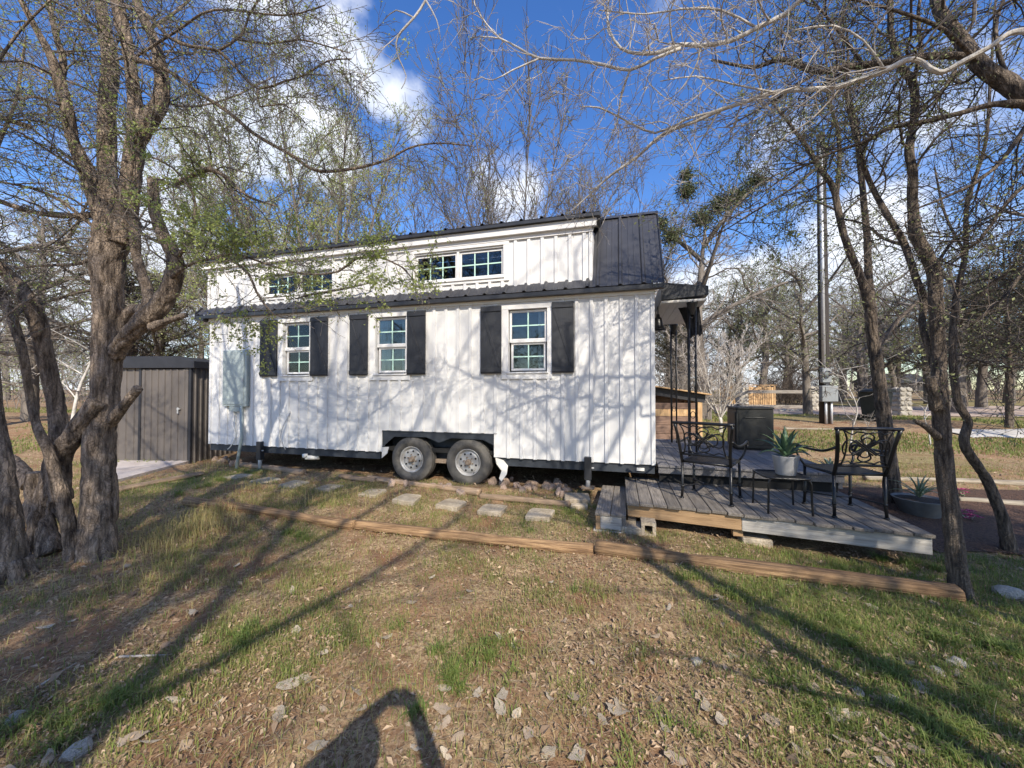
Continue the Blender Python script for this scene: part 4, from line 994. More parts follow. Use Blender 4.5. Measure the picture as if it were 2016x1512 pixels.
# stone pillars, rails, board fence
sm = [rock_mesh(40 + i, 1., 1, .18) for i in range(4)]
for me in sm: me.materials.append(M_stone)
pil = []
for (px, Y_, h, lb_) in [(1461, 19.5, 1.12, 'stone gate pillar between the two board fence panels'), (1602, 18.2, 1.15, 'stone gate pillar just left of the utility pole'), (1775, 15.6, 1.15, 'stone gate pillar right of the trash bin')]:
    x, y, _ = P(px, 800, Y_); z = float(ground_z(x, y)); o = empty('stone_pillar', (x, y, z), rs.uniform(-.2, .2), lb_, 'pillar', 'stone pillars along the back fence'); pil.append((x, y, z))
    box('core', (-.2, -.2, 0), (.2, .2, h - .03), M_stone, o)
    nc = 6
    for c_ in range(nc):
        zz = (c_ + .5) * h / nc; split = rs.uniform(.35, .65)
        for k, (cx, cy, sx_, sy_) in enumerate([(-.24 + .24 * split, -.17, .24 * split, .09), (.24 - .24 * (1 - split), -.17, .24 * (1 - split), .09), (.17, .05, .09, .17), (-.17, .05, .09, .17)]):
            q = link('stone', sm[(c_ + k) % 4], None, o, (cx, cy, zz), (0, 0, rs.uniform(-.1, .1))); q.scale = (sx_ * 1.08, sy_ * 1.15, h / nc * .56)
def rail_fence(a, b, label, zs=(.62,)):
    o = empty('rail_fence', (a[0], a[1], a[2]), math.atan2(b[1] - a[1], b[0] - a[0]), label, 'fence', 'weathered rail fences between the pillars'); L_ = math.hypot(b[0] - a[0], b[1] - a[1])
    for z in zs:
        box('rail', (.24, -.06, z), (L_ - .24, .02, z + .16), M_oldrail, o, .01)
    return o
rail_fence(pil[0], pil[1], 'weathered horizontal rail fence between two stone pillars left of the utility pole', (.06, .78))
lx, ly, _ = P(1385, 800, 19.9); lz = float(ground_z(lx, ly)); rail_fence((lx, ly, lz), pil[0], 'weathered low rail fence behind the small pale tree', (.06,))
for (p0, p1, Y_, n_, lb_) in [(1416, 1448, 20.6, 8, 'short board fence panel left of the first stone pillar'), (1470, 1528, 20.2, 13, 'sunlit vertical board fence panel right of the first stone pillar')]:
    x0 = P(p0, 800, Y_)[0]; x1 = P(p1, 800, Y_)[0]; z = float(ground_z(x0, Y_)); o = empty('board_fence', (x0, Y_, z), 0, lb_, 'fence', 'board fence panels at the back'); wd = (x1 - x0) / n_
    for i in range(n_): box('plank', (i * wd + .012, rs.uniform(-.008, .008), .05), ((i + 1) * wd - .012, .022 + rs.uniform(0, .006), 1.12 + rs.uniform(-.04, .03)), M_palewood, o)
    box('cross_rail', (0, .031, .3), (x1 - x0, .08, .4), M_palewood, o); box('cap_rail', (-.03, -.03, 1.17), (x1 - x0 + .03, .09, 1.21), M_palewood, o)
for k in range(16):
    x, y, _ = P(1535 + k * 3.6, 800, 17.6 + rs.uniform(-.2, .2)); o = link('rock', wr_[k % 3], None, None, (x, y, float(ground_z(x, y)) + .03), (0, 0, k)); s = rs.uniform(.09, .16); o.scale = (s, s * .8, s); tag(o, 'white limestone rock in the row before the rail fence', 'rock', 'white rocks along the rail fence')
# far house roof beyond the road
x, y, _ = P(1790, 755, 62); z = float(ground_z(x, y)); fr = empty('far_barn', (x, y, z - .2), R(10), 'dark roofed low barn far off between the right trunks', 'barn')
box('wall', (-4.5, 0, 0), (4.5, 5, 1.6), M_farroof, fr); prism('roof', [(-.4, 1.5), (2.5, 3.1), (5.4, 1.5)], -5, 5, M_farroof, fr, 'x')

# ------------------------------------------------------------------ trees
def grow(rs, p, d, ln, r0, r1, K, wob, up=0.):
    N = len(p); pts = np.empty((N, K, 3)); pts[:, 0] = p; d = unit(d); st = (ln / (K - 1))[:, None]
    upv = np.asarray(up, float) if np.ndim(up) else np.array([0, 0, up], float)
    for k in range(1, K):
        d = unit(d + rs.normal(0, wob, (N, 3)) + upv); pts[:, k] = pts[:, k - 1] + d * st
    return pts, r0[:, None] + (r1 - r0)[:, None] * np.linspace(0, 1, K)[None]


def spawn(rs, pts, rad, per, t0, t1, ang, asd, lmin, lmax, rr, rmin, taper=.45, side=None):
    N, K, _ = pts.shape; t = t0 + (t1 - t0) * ((np.arange(per)[None] + rs.rand(N, per)) / per); f = t * (K - 1); i = np.clip(f.astype(int), 0, K - 2); w = (f - i)[..., None]
    n = np.arange(N)[:, None]; a = pts[n, i]; b = pts[n, i + 1]; p = a * (1 - w) + b * w; tan = unit(b - a); r = rad[n, i]
    v = rs.normal(0, 1, p.shape)
    if side is not None: v = v + np.asarray(side)
    perp = unit(v - (v * tan).sum(-1, keepdims=True) * tan); A = rs.normal(ang, asd, (N, per, 1))
    d = np.cos(A) * tan + np.sin(A) * perp; L_ = rs.uniform(lmin, lmax, (N, per)) * (1 - taper * (t - t0) / max(t1 - t0, .01))
    return p.reshape(-1, 3), d.reshape(-1, 3), L_.ravel(), np.maximum(r * rr, rmin).ravel()


def leaves(rs, acc, pts, n, size, spread=.02, down=0.):
    """n small bent leaf blades near random points of the twigs"""
    N, K, _ = pts.shape; i = rs.randint(0, N, n); f = rs.uniform(.2, 1, n) * (K - 1); k = np.clip(f.astype(int), 0, K - 2); w = (f - k)[:, None]
    p = pts[i, k] * (1 - w) + pts[i, k + 1] * w + rs.normal(0, spread, (n, 3)); a = rs.normal(0, 1, (n, 3)); a[:, 2] -= down; a = unit(a); b = unit(np.cross(a, rs.normal(0, 1, (n, 3)))); s = size * rs.uniform(.6, 1.4, (n, 1)); nrm_ = np.cross(a, b)
    V = np.stack([p, p + a * s * .5 + b * s * .28 + nrm_ * s * .08, p + a * s, p + a * s * .5 - b * s * .28 + nrm_ * s * .08], 1)
    acc.add(V, np.arange(4 * n).reshape(-1, 4), tint=np.repeat(rs.rand(n) ** 1.5, 4))


def bark_limb(acc, pts, rad, S, seed, amp=.10, freq=7., cap=True):
    p, r = catmull(pts, max(.018, min(.035, .3 * float(np.mean(rad)))) if S > 12 else max(.10 if S <= 8 or amp == .08 or amp == .06 else .02, .4 * float(np.mean(rad))), rad)
    if cap: p = np.concatenate([p[:1], p, p[-1:]]); r = np.concatenate([[1e-4], r, [1e-4]])
    v, q = tubes(p[None], r[None], S); v = v.reshape(len(p), S, 3); d = v - p[:, None]; L_ = np.concatenate([[0], np.cumsum(np.linalg.norm(np.diff(p, axis=0), axis=1))])
    th = np.arange(S) * 2 * math.pi / S; rm = float(np.mean(rad)); k = freq * .36
    c = np.stack([np.cos(th)[None] * k * .8 + 0 * L_[:, None] + np.sin(L_ * 9 + seed)[:, None] * .3, np.sin(th)[None] * k * .8 + 0 * L_[:, None], L_[:, None] * 7.5 + seed + 0 * th[None]], -1)
    cw = c + .55 * np.stack([vnoise(c * 1.7 + 3), vnoise(c * 1.7 + 17), 0 * c[..., 0]], -1); n1 = sstep(0, .42, np.abs(vnoise(cw) * 2 - 1)) * .8 + .3 * vnoise(c * 2.6 + 9); c2 = c * np.array([.35, .35, .5]) + 31; n2 = vnoise(c2)
    v = p[:, None] + d * (1 + amp * (n1 - .75) * 1.5 + amp * 1.3 * (n2 - .5))[..., None]
    acc.add(v.reshape(-1, 3), q)


def limb3(pts):
    """(px, py, Y, width_px) -> world points and radii"""
    w = np.array([P(a, b, y) for a, b, y, _ in pts]); r = np.array([wd * y / FPX / 2 / math.sqrt(1 + min(2., abs((a - 1008) / FPX)) ** 2) for a, _, y, wd in pts]); return w, r


def crown_from(rs, limbs, spec, acc, lf=None):
    """limbs: list of (pts, rad); grows the levels of spec from all of them and adds them to acc"""
    out = []
    lv0 = spec[0]; P0, D0, L0, R0_ = [], [], [], []
    for p, r, mul in limbs:
        q, rr = catmull(p, .08, r); per = max(1, int(lv0['per'] * mul * np.linalg.norm(np.diff(q, axis=0), axis=1).sum()))
        a = spawn(rs, q[None], rr[None], per, lv0.get('t0', .15), 1., lv0['ang'], .3, *lv0['len'], lv0['rr'], lv0['rmin'], lv0.get('taper', .3), lv0.get('side'))
        P0.append(a[0]); D0.append(a[1]); L0.append(a[2]); R0_.append(np.minimum(a[3], lv0.get('rmax', 1)))
    p, d, l, r = np.concatenate(P0), np.concatenate(D0), np.concatenate(L0), np.concatenate(R0_)
    for k, lv in enumerate(spec):
        pts, rad = grow(rs, p, d, l, r, np.maximum(r * lv.get('tip', .35), lv.get('rtip', .0015)), lv['K'], lv['wob'], lv.get('up', 0.))
        v, q = tubes(pts, rad, lv.get('S', 3)); acc.add(v, q); out.append((pts, rad))
        if k + 1 < len(spec):
            nx = spec[k + 1]; p, d, l, r = spawn(rs, pts, rad, int(nx['per']), nx.get('t0', .12), 1., nx['ang'], .28, *nx['len'], nx['rr'], nx['rmin'], .35)
    return out


def trunk_obj(limbs, parent, m, S=26, amp=.10, seed=0, name='trunk'):
    a = Acc()
    for k, (p, r) in enumerate(limbs): bark_limb(a, p, r, (int(S * 1.5) if r.max() > .11 else S) if r.max() > .04 else (14 if r.max() > .025 else 8), seed + k * 5.3, amp if r.max() > .03 else amp * .6)
    return a.obj(name, m, parent, True)


def roots(base, r, n, seed):
    out = []; b = np.array(base)
    for k in range(n):
        an = k * 2 * math.pi / n + seed; d = np.array([math.cos(an), math.sin(an), 0]); q = b + d * r * 2.1
        out.append((np.array([b + d * r * .45 + [0, 0, r * 2.2], b + d * r * .85 + [0, 0, r * .8], b + d * r * 1.35 + [0, 0, r * .12], [q[0], q[1], float(ground_z(q[0], q[1])) - r * .18]]), np.array([r * .35, r * .42, r * .34, r * .14])))
    return out


# --- the many-stemmed elm at the left
rs = np.random.RandomState(21)
bx0, by0, bz0 = GP(190, 1115)
elm = empty('elm_tree', (0, 0, 0), 0, 'big many stemmed rough barked tree with budding twigs in front of the shed', 'tree')
Y = 3.5
LT = [
    [(185, 1135, 3.45, 105), (190, 1080, 3.45, 84), (196, 980, 3.5, 72), (196, 880, 3.5, 68), (206, 780, 3.5, 66), (212, 690, 3.5, 64), (214, 600, 3.5, 66), (212, 520, 3.5, 74), (226, 450, 3.5, 84)],
    [(218, 480, 3.5, 62), (205, 420, 3.5, 52), (176, 350, 3.5, 42), (145, 280, 3.45, 32), (132, 215, 3.4, 30), (118, 165, 3.4, 30), (100, 110, 3.35, 22), (70, 55, 3.3, 18), (30, -20, 3.2, 14), (-20, -110, 3.1, 9)],
    [(118, 170, 3.4, 24), (124, 120, 3.45, 18), (108, 60, 3.5, 15), (95, -10, 3.6, 12), (90, -120, 3.7, 8)],
    [(218, 480, 3.5, 66), (213, 380, 3.55, 42), (211, 290, 3.6, 40), (212, 200, 3.6, 38), (218, 130, 3.65, 40), (206, 60, 3.7, 34), (196, -10, 3.7, 28), (180, -150, 3.8, 18)],
    [(236, 480, 3.5, 60), (252, 400, 3.5, 46), (264, 310, 3.45, 44), (268, 240, 3.4, 40), (262, 170, 3.4, 30), (252, 100, 3.4, 30), (238, 40, 3.4, 34), (228, -30, 3.35, 26), (220, -150, 3.3, 16)],
    [(268, 280, 3.42, 40), (295, 235, 3.4, 42), (316, 200, 3.4, 38), (318, 150, 3.4, 32), (308, 95, 3.4, 28), (290, 50, 3.4, 24), (272, 10, 3.4, 22), (255, -80, 3.4, 16)],
    [(226, 700, 3.5, 44), (246, 668, 3.45, 44), (284, 630, 3.4, 50), (316, 600, 3.4, 48), (340, 555, 3.4, 42), (345, 512, 3.4, 36), (324, 470, 3.4, 30), (307, 425, 3.45, 26), (302, 385, 3.45, 24), (301, 352, 3.45, 24)],
    [(232, 640, 3.55, 26), (258, 612, 3.55, 28), (288, 606, 3.5, 28), (290, 572, 3.5, 26), (275, 528, 3.5, 24), (267, 488, 3.5, 22), (266, 435, 3.5, 24)],
    [(300, 645, 3.4, 28), (330, 632, 3.35, 16), (366, 620, 3.3, 12)],
    [(216, 835, 3.5, 30), (243, 800, 3.4, 24), (272, 764, 3.35, 22)],
    [(120, 985, 3.5, 50), (118, 905, 3.5, 52), (140, 862, 3.45, 52), (168, 825, 3.42, 46), (192, 790, 3.4, 42)],
    [(100, 1090, 3.5, 60), (80, 1020, 3.55, 56), (70, 960, 3.6, 46), (72, 930, 3.6, 40)],
    [(150, 1130, 3.4, 52), (140, 1060, 3.4, 36), (125, 985, 3.38, 32), (105, 920, 3.35, 30), (92, 880, 3.35, 28), (72, 835, 3.35, 22), (58, 770, 3.35, 20), (46, 700, 3.3, 22), (28, 640, 3.3, 24), (8, 590, 3.3, 26), (-40, 520, 3.2, 24)],
    [(84, 1020, 3.6, 60), (104, 930, 3.6, 54), (118, 868, 3.6, 46), (112, 800, 3.6, 40), (98, 740, 3.55, 38), (86, 690, 3.5, 40), (74, 630, 3.45, 42), (52, 585, 3.4, 40), (20, 545, 3.4, 36), (-20, 510, 3.3, 32), (-90, 440, 3.2, 24)],
    [(60, 955, 3.7, 44), (40, 925, 3.75, 42), (18, 905, 3.8, 40)],
    [(214, 420, 3.5, 22), (140, 425, 3.5, 16), (70, 418, 3.45, 15), (0, 396, 3.4, 15), (-60, 370, 3.3, 12)],
    [(60, 250, 3.3, 16), (-60, 210, 3.3, 15), (-200, 150, 3.3, 12), (-360, 60, 3.4, 8)], [(-60, 470, 3.2, 24), (-200, 370, 3.2, 18), (-330, 260, 3.3, 12), (-450, 120, 3.4, 8)],
    [(216, 470, 3.5, 12), (170, 435, 3.4, 10), (120, 395, 3.35, 9), (60, 370, 3.3, 8), (-20, 355, 3.2, 6)],
    [(214, 500, 3.55, 14), (150, 520, 3.6, 10), (90, 522, 3.7, 8), (30, 528, 3.8, 8)],
    [(214, 565, 3.55, 12), (160, 575, 3.6, 9), (100, 592, 3.6, 7)],
]
LT = [limb3(l) for l in LT]
LT2 = [limb3(l) for l in [
    [(262, 115, 3.4, 16), (330, 139, 3.3, 10), (395, 185, 3.3, 9), (451, 222, 3.3, 8.5), (503, 265, 3.3, 8), (573, 305, 3.35, 7.5), (625, 336, 3.4, 7), (700, 331, 3.45, 6), (760, 315, 3.5, 5), (810, 290, 3.5, 4), (865, 282, 3.5, 3), (930, 288, 3.5, 2)],
    [(240, 10, 3.35, 12), (290, 30, 3.2, 10), (335, 75, 3.1, 9), (380, 92, 3.1, 8), (430, 100, 3.1, 7.5), (470, 140, 3.15, 6.5), (508, 175, 3.15, 5.5), (560, 160, 3.1, 4.5), (600, 148, 3.1, 4), (645, 120, 3.05, 3.5), (692, 116, 3.0, 2.5)],
    [(430, 100, 3.1, 6), (475, 70, 3.1, 5), (490, 30, 3.1, 5), (515, -10, 3.0, 4), (540, -60, 3, 3)],
    [(470, 78, 3.1, 5), (530, 86, 3.0, 4.5), (590, 78, 2.95, 4), (640, 90, 2.9, 3), (690, 105, 2.9, 2)],
    [(508, 175, 3.15, 5), (512, 210, 3.1, 3.5), (560, 205, 3.1, 3), (600, 240, 3.1, 2)],
    [(345, 362, 3.4, 13), (378, 346, 3.35, 12), (410, 333, 3.3, 12), (440, 345, 3.3, 10), (462, 365, 3.3, 8), (495, 390, 3.3, 6), (546, 406, 3.3, 3)],
    [(412, 334, 3.3, 5), (416, 318, 3.3, 5), (410, 285, 3.3, 4), (395, 265, 3.3, 3), (370, 260, 3.3, 2)],
    [(440, 346, 3.3, 7), (470, 395, 3.35, 6), (500, 430, 3.35, 5), (505, 470, 3.35, 3)],
    [(345, 512, 3.4, 12), (375, 470, 3.3, 9), (383, 430, 3.25, 8), (380, 380, 3.2, 6), (340, 330, 3.1, 5), (290, 305, 3.0, 4)],
    [(340, 545, 3.35, 14), (365, 525, 3.25, 8), (400, 512, 3.2, 7), (450, 510, 3.1, 6.5), (490, 540, 3.05, 6), (505, 575, 3.05, 5), (540, 620, 3.05, 3), (590, 628, 3.05, 2)],
    [(400, 512, 3.2, 5), (460, 500, 3.2, 5), (540, 525, 3.2, 4.5), (600, 540, 3.15, 4), (665, 535, 3.15, 5), (700, 510, 3.15, 5), (740, 505, 3.15, 4), (790, 525, 3.1, 3), (820, 560, 3.1, 2)],
    [(290, 60, 3.4, 9), (350, 20, 3.6, 7), (400, -30, 3.8, 5), (470, -120, 4, 4)],
    [(130, 210, 3.4, 9), (70, 190, 3.2, 7), (0, 200, 3.0, 6), (-80, 180, 2.8, 4)], [(110, 150, 3.4, 8), (40, 120, 3.1, 6), (-40, 130, 2.9, 5)], [(180, 350, 3.5, 9), (100, 300, 3.2, 7), (20, 250, 3.0, 5), (-60, 240, 2.8, 4)],
    [(210, 200, 3.6, 8), (160, 170, 3.9, 6), (60, 130, 4.2, 5), (-60, 60, 4.4, 4)], [(316, 200, 3.4, 7), (380, 210, 3.7, 5), (460, 190, 4.0, 4), (540, 150, 4.3, 3)],
    [(60, 590, 3.4, 10), (40, 600, 3.1, 7), (-10, 640, 3.0, 5)], [(200, 60, 3.7, 9), (140, 20, 3.3, 7), (60, -20, 3., 5)],
    [(262, 115, 3.4, 7), (350, 60, 3.2, 6), (420, 20, 3.0, 5), (560, 30, 2.8, 4), (640, 10, 2.7, 2)]]]
tr_ = trunk_obj(LT + roots(LT[0][0][0], .13, 6, .4) + roots(LT[12][0][0], .08, 5, .9) + roots(LT[13][0][0], .11, 5, .2), elm, M_bark, 42, .13, 3)
ca_ = Acc()
for p, r in LT: pass
trunk_obj(LT2, elm, M_bark, 10, .06, 9, 'limb')
cut = Acc()
for (px, py, yy, wd) in [(192, 790, 3.40, 38), (273, 763, 3.35, 20), (128, 892, 3.36, 30)]:
    c = np.array(P(px, py, yy)); 
tw = Acc(); lfa = Acc()
spec_e = [dict(per=10.5, ang=1.0, len=(.30, .95), rr=.4, rmin=.0035, rmax=.011, K=9, wob=.22, up=-.02, S=4, t0=.05), dict(per=7, ang=.85, len=(.14, .5), rr=.55, rmin=.0024, K=6, wob=.2, up=-.05), dict(per=4, ang=.8, len=(.05, .2), rr=.7, rmin=.0016, K=3, wob=.2, up=-.04)]
src = [(p, r, .35 if k in (8, 9, 10) else 1.0) for k, (p, r) in enumerate(LT2)] + [(LT[k][0], LT[k][1], .55) for k in (1, 2, 3, 4, 5, 15, 18, 19, 20)] + [(LT[k][0], LT[k][1], .9) for k in (16, 17)] + [(LT[k][0][4:], LT[k][1][4:], .8) for k in (6,)] + [(LT[k][0][7:], LT[k][1][7:], .5) for k in (12, 13)]
lv = crown_from(rs, src, spec_e, tw)
leaves(rs, lfa, lv[1][0], 6500, .019, .012); leaves(rs, lfa, lv[2][0], 10500, .018, .01)
# the denser fresh green spray in front of the dormer
sub = [(p, r, 1.1) for p, r in [LT2[8], LT2[9], LT2[10], LT2[7]]]
lv = crown_from(np.random.RandomState(5), sub, [dict(spec_e[0], len=(.25, .75), per=5), spec_e[1], spec_e[2]], tw); leaves(rs, lfa, lv[1][0], 3800, .027, .015); leaves(rs, lfa, lv[2][0], 5200, .024, .012)
tw.obj('twigs', M_twig, elm); tag(lfa.obj('leaves', M_bud, elm), kind='stuff')
# far left trunk, a separate tree
rs = np.random.RandomState(22)
lt = empty('left_edge_tree', (0, 0, 0), 0, 'rough trunk cut off by the left edge of the picture', 'tree')
LL = [limb3(l) for l in [[(28, 1165, 3.12, 92), (24, 1120, 3.12, 74), (16, 1020, 3.1, 62), (4, 900, 3.1, 46), (-8, 830, 3.1, 38), (-20, 700, 3.1, 36), (-45, 500, 3.0, 32), (-60, 250, 2.9, 26), (-40, 0, 2.8, 20)], [(-50, 420, 3, 18), (-10, 300, 3.2, 12), (30, 200, 3.4, 9), (50, 80, 3.6, 6)], [(-60, 250, 3, 14), (-20, 150, 3.0, 10), (40, 60, 3.0, 7), (120, -20, 3.0, 5)]]]
trunk_obj(LL + roots(LL[0][0][0], .12, 6, .5), lt, M_bark, 42, .13, 40)
tw = Acc(); lf = Acc(); lv = crown_from(rs, [(p, r, .9) for p, r in LL[1:]], spec_e, tw); leaves(rs, lf, lv[1][0], 2500, .022); tw.obj('twigs', M_twig, lt); tag(lf.obj('leaves', M_bud, lt), kind='stuff')

# --- the three trunks at the right
spec_r = [dict(per=5.6, ang=1.05, len=(.5, 1.5), rr=.4, rmin=.005, rmax=.014, K=9, wob=.2, up=.0, S=4), dict(per=6, ang=.85, len=(.22, .7), rr=.55, rmin=.003, K=6, wob=.22), dict(per=4, ang=.8, len=(.08, .3), rr=.7, rmin=.002, K=3, wob=.22)]


def right_tree(name, label, limbs, seed, src, nleaf, m=M_barkd, spec=spec_r, tw_m=M_twigd, lsz=.022):
    rs = np.random.RandomState(seed); t = empty(name, (0, 0, 0), 0, label, 'tree'); LB = [limb3(l) for l in limbs]; trunk_obj(LB + (roots(LB[0][0][0], float(LB[0][1][1]), 6, seed) if seed < 34 else []), t, m, 30 if seed == 32 else 36, .12, seed)
    tw = Acc(); lv = crown_from(rs, [(LB[k][0][i0:], LB[k][1][i0:], mul) for k, i0, mul in src], spec, tw); tw.obj('twigs', tw_m, t)
    if nleaf:
        lf = Acc(); leaves(rs, lf, lv[1][0], nleaf, lsz); leaves(rs, lf, lv[2][0], nleaf, lsz); tag(lf.obj('leaves', M_budd, t), kind='stuff')
    return t, LB


T1, L1 = right_tree('front_right_tree', 'slender rough trunk rising from the end of the long landscape timber', [
    [(1892, 1178, 2.98, 60), (1886, 1130, 2.98, 46), (1876, 1040, 2.98, 42), (1862, 940, 3.0, 41), (1855, 860, 3.0, 40), (1850, 780, 3.0, 36), (1848, 697, 3.05, 32), (1843, 600, 3.05, 31), (1838, 530, 3.1, 32), (1805, 466, 3.15, 28), (1797, 400, 3.2, 23), (1796, 340, 3.2, 22), (1790, 292, 3.25, 20), (1801, 225, 3.3, 19), (1797, 165, 3.3, 19), (1775, 132, 3.3, 18), (1755, 70, 3.3, 14), (1752, 0, 3.3, 13), (1740, -150, 3.4, 9)],
    [(1838, 720, 3.1, 20), (1830, 690, 3.1, 17), (1816, 640, 3.15, 16), (1818, 590, 3.2, 18), (1802, 545, 3.2, 17), (1781, 482, 3.3, 17), (1751, 430, 3.3, 15), (1726, 386, 3.4, 13), (1707, 345, 3.4, 12), (1692, 300, 3.4, 11), (1680, 255, 3.5, 9), (1668, 200, 3.5, 8), (1662, 130, 3.6, 6), (1660, 0, 3.7, 4)],
    [(1846, 806, 2.97, 34), (1836, 768, 2.95, 26), (1831, 742, 2.94, 21)], [(1846, 860, 2.98, 22), (1825, 842, 2.95, 14), (1801, 828, 2.92, 10)],
    [(1797, 165, 3.3, 12), (1812, 100, 3.3, 10), (1808, 20, 3.4, 8), (1830, -80, 3.4, 6)], [(1781, 482, 3.3, 10), (1740, 470, 3.5, 8), (1700, 440, 3.7, 6), (1650, 430, 3.9, 4)],
    [(1838, 530, 3.1, 10), (1880, 470, 3.2, 8), (1940, 430, 3.3, 6), (2016, 400, 3.4, 4)], [(1843, 620, 3.1, 8), (1885, 590, 3.2, 6), (1890, 540, 3.2, 4)]],
    31, [(0, 9, .9), (1, 5, 1.), (4, 0, 1.), (5, 0, 1.3), (6, 0, 1.3)], 2500)
T2, L2 = right_tree('rear_right_tree', 'straight dark trunk standing behind the right iron armchair', [
    [(1768, 1012, 5.1, 52), (1760, 985, 5.1, 42), (1752, 920, 5.1, 36), (1743, 846, 5.1, 33), (1733, 766, 5.1, 29), (1719, 665, 5.1, 25), (1711, 595, 5.1, 26), (1694, 545, 5.1, 18), (1677, 506, 5.1, 17), (1662, 464, 5.1, 16), (1650, 415, 5.1, 15), (1640, 370, 5.1, 14), (1612, 328, 5.1, 12), (1587, 288, 5.1, 9), (1545, 232, 5.0, 6), (1500, 180, 5.0, 3)],
    [(1712, 590, 5.1, 22), (1709, 525, 5.15, 17), (1707, 470, 5.2, 16), (1701, 402, 5.2, 14), (1697, 360, 5.2, 13), (1690, 300, 5.2, 11), (1684, 240, 5.3, 9), (1672, 180, 5.3, 7), (1668, 60, 5.4, 5)],
    [(1645, 395, 5.1, 12), (1652, 330, 5.1, 10), (1650, 260, 5.1, 9), (1632, 198, 5.1, 7), (1628, 140, 5.1, 5), (1620, 40, 5.1, 3)],
    [(1722, 690, 5.1, 14), (1760, 640, 5.3, 11), (1800, 600, 5.5, 8), (1850, 560, 5.7, 5)], [(1612, 328, 5.1, 6), (1560, 370, 5.0, 5), (1480, 420, 4.9, 4), (1400, 470, 4.8, 2)]],
    32, [(0, 8, 1.), (1, 2, 1.1), (2, 0, 1.2), (3, 0, 1.), (4, 0, 1.2)], 5000, lsz=.035, spec=[dict(spec_r[0], len=(.6, 1.9), rmin=.007), dict(spec_r[1], rmin=.004, len=(.3, .9)), dict(spec_r[2], rmin=.003, len=(.12, .4))])
T3, L3 = right_tree('leaning_right_tree', 'thin crooked trunk leaning left at the right edge of the garden bed', [
    [(1990, 1098, 3.8, 40), (1979, 1040, 3.8, 32), (1960, 985, 3.8, 28), (1940, 940, 3.8, 26), (1899, 876, 3.75, 23), (1906, 830, 3.75, 20), (1888, 797, 3.75, 19), (1879, 745, 3.75, 18), (1876, 690, 3.75, 17), (1880, 600, 3.8, 15), (1900, 500, 3.8, 13), (1905, 400, 3.85, 11), (1940, 280, 3.9, 9), (1950, 150, 4.0, 7), (1960, 0, 4.0, 5)],
    [(1877, 700, 3.75, 9), (1900, 700, 3.7, 7), (1960, 720, 3.6, 6), (2030, 725, 3.5, 4)], [(1900, 500, 3.8, 8), (1860, 420, 4, 6), (1840, 330, 4.2, 4)], [(1888, 640, 3.75, 7), (1950, 560, 3.6, 6), (2020, 520, 3.5, 5)]],
    33, [(0, 8, 1.), (1, 0, 1.2), (2, 0, 1.2), (3, 0, 1.2)], 1500)
# --- big tree out of frame whose limbs reach over the view from the right
T4, L4 = right_tree('overhanging_tree', 'pale lichened limbs reaching in overhead from the right edge', [
    [(2700, 900, 2.6, 130), (2600, 600, 2.6, 110), (2420, 400, 2.6, 90), (2200, 290, 2.7, 76), (2040, 200, 2.8, 62), (1985, 165, 2.85, 50), (1930, 128, 2.9, 40), (1890, 75, 3.0, 34), (1850, 20, 3.1, 30), (1835, -60, 3.2, 24), (1800, -250, 3.3, 16)],
    [(1940, 120, 2.9, 26), (1885, 110, 2.95, 20), (1815, 112, 3.0, 19), (1760, 122, 3.1, 18), (1700, 128, 3.2, 17), (1610, 140, 3.3, 15), (1565, 124, 3.35, 13), (1530, 118, 3.4, 11), (1480, 132, 3.5, 8), (1400, 118, 3.6, 5)],
    [(2050, 205, 2.8, 34), (1960, 205, 2.85, 18), (1900, 220, 2.9, 14), (1820, 240, 3.0, 13), (1752, 252, 3.1, 11), (1700, 280, 3.2, 9), (1640, 300, 3.3, 6), (1560, 340, 3.4, 4), (1500, 380, 3.5, 2)],
    [(1880, 140, 2.9, 10), (1840, 200, 2.9, 8), (1780, 250, 3, 6)],
    [(1930, 128, 2.9, 14), (1860, 60, 2.8, 11), (1760, 20, 2.7, 8), (1640, -10, 2.6, 5)], [(2050, 205, 2.8, 18), (1960, 330, 2.8, 11), (1880, 380, 2.9, 8), (1780, 420, 3.0, 5)], [(2120, 300, 2.7, 20), (2000, 380, 2.7, 12), (1930, 470, 2.8, 8), (1860, 520, 2.9, 4)],
    [(2250, 330, 2.7, 24), (2080, 450, 2.6, 14), (1980, 580, 2.6, 9), (1900, 650, 2.7, 4)], [(1700, 128, 3.2, 9), (1650, 60, 3.2, 7), (1590, -10, 3.2, 4)], [(1985, 165, 2.85, 14), (1960, 60, 2.9, 10), (1990, -40, 3, 7)], [(1610, 140, 3.3, 8), (1520, 200, 3.4, 6), (1430, 250, 3.5, 3)]],
    34, [(0, 4, .9), (1, 0, 1.2), (2, 1, 1.3), (3, 0, 1), (4, 0, 1.3), (5, 0, 1.3), (6, 0, 1.3), (7, 0, 1.3), (8, 0, 1.3), (9, 0, 1.2), (10, 0, 1.2)], 2500, M_barkd)
spec_p = [dict(per=8.0, ang=1.0, len=(.25, .9), rr=.45, rmin=.0035, rmax=.010, K=9, wob=.22, up=-.0, S=4, t0=.08), dict(per=5, ang=.85, len=(.12, .4), rr=.55, rmin=.0022, K=6, wob=.22), dict(per=4, ang=.8, len=(.05, .18), rr=.7, rmin=.0015, K=3, wob=.2)]
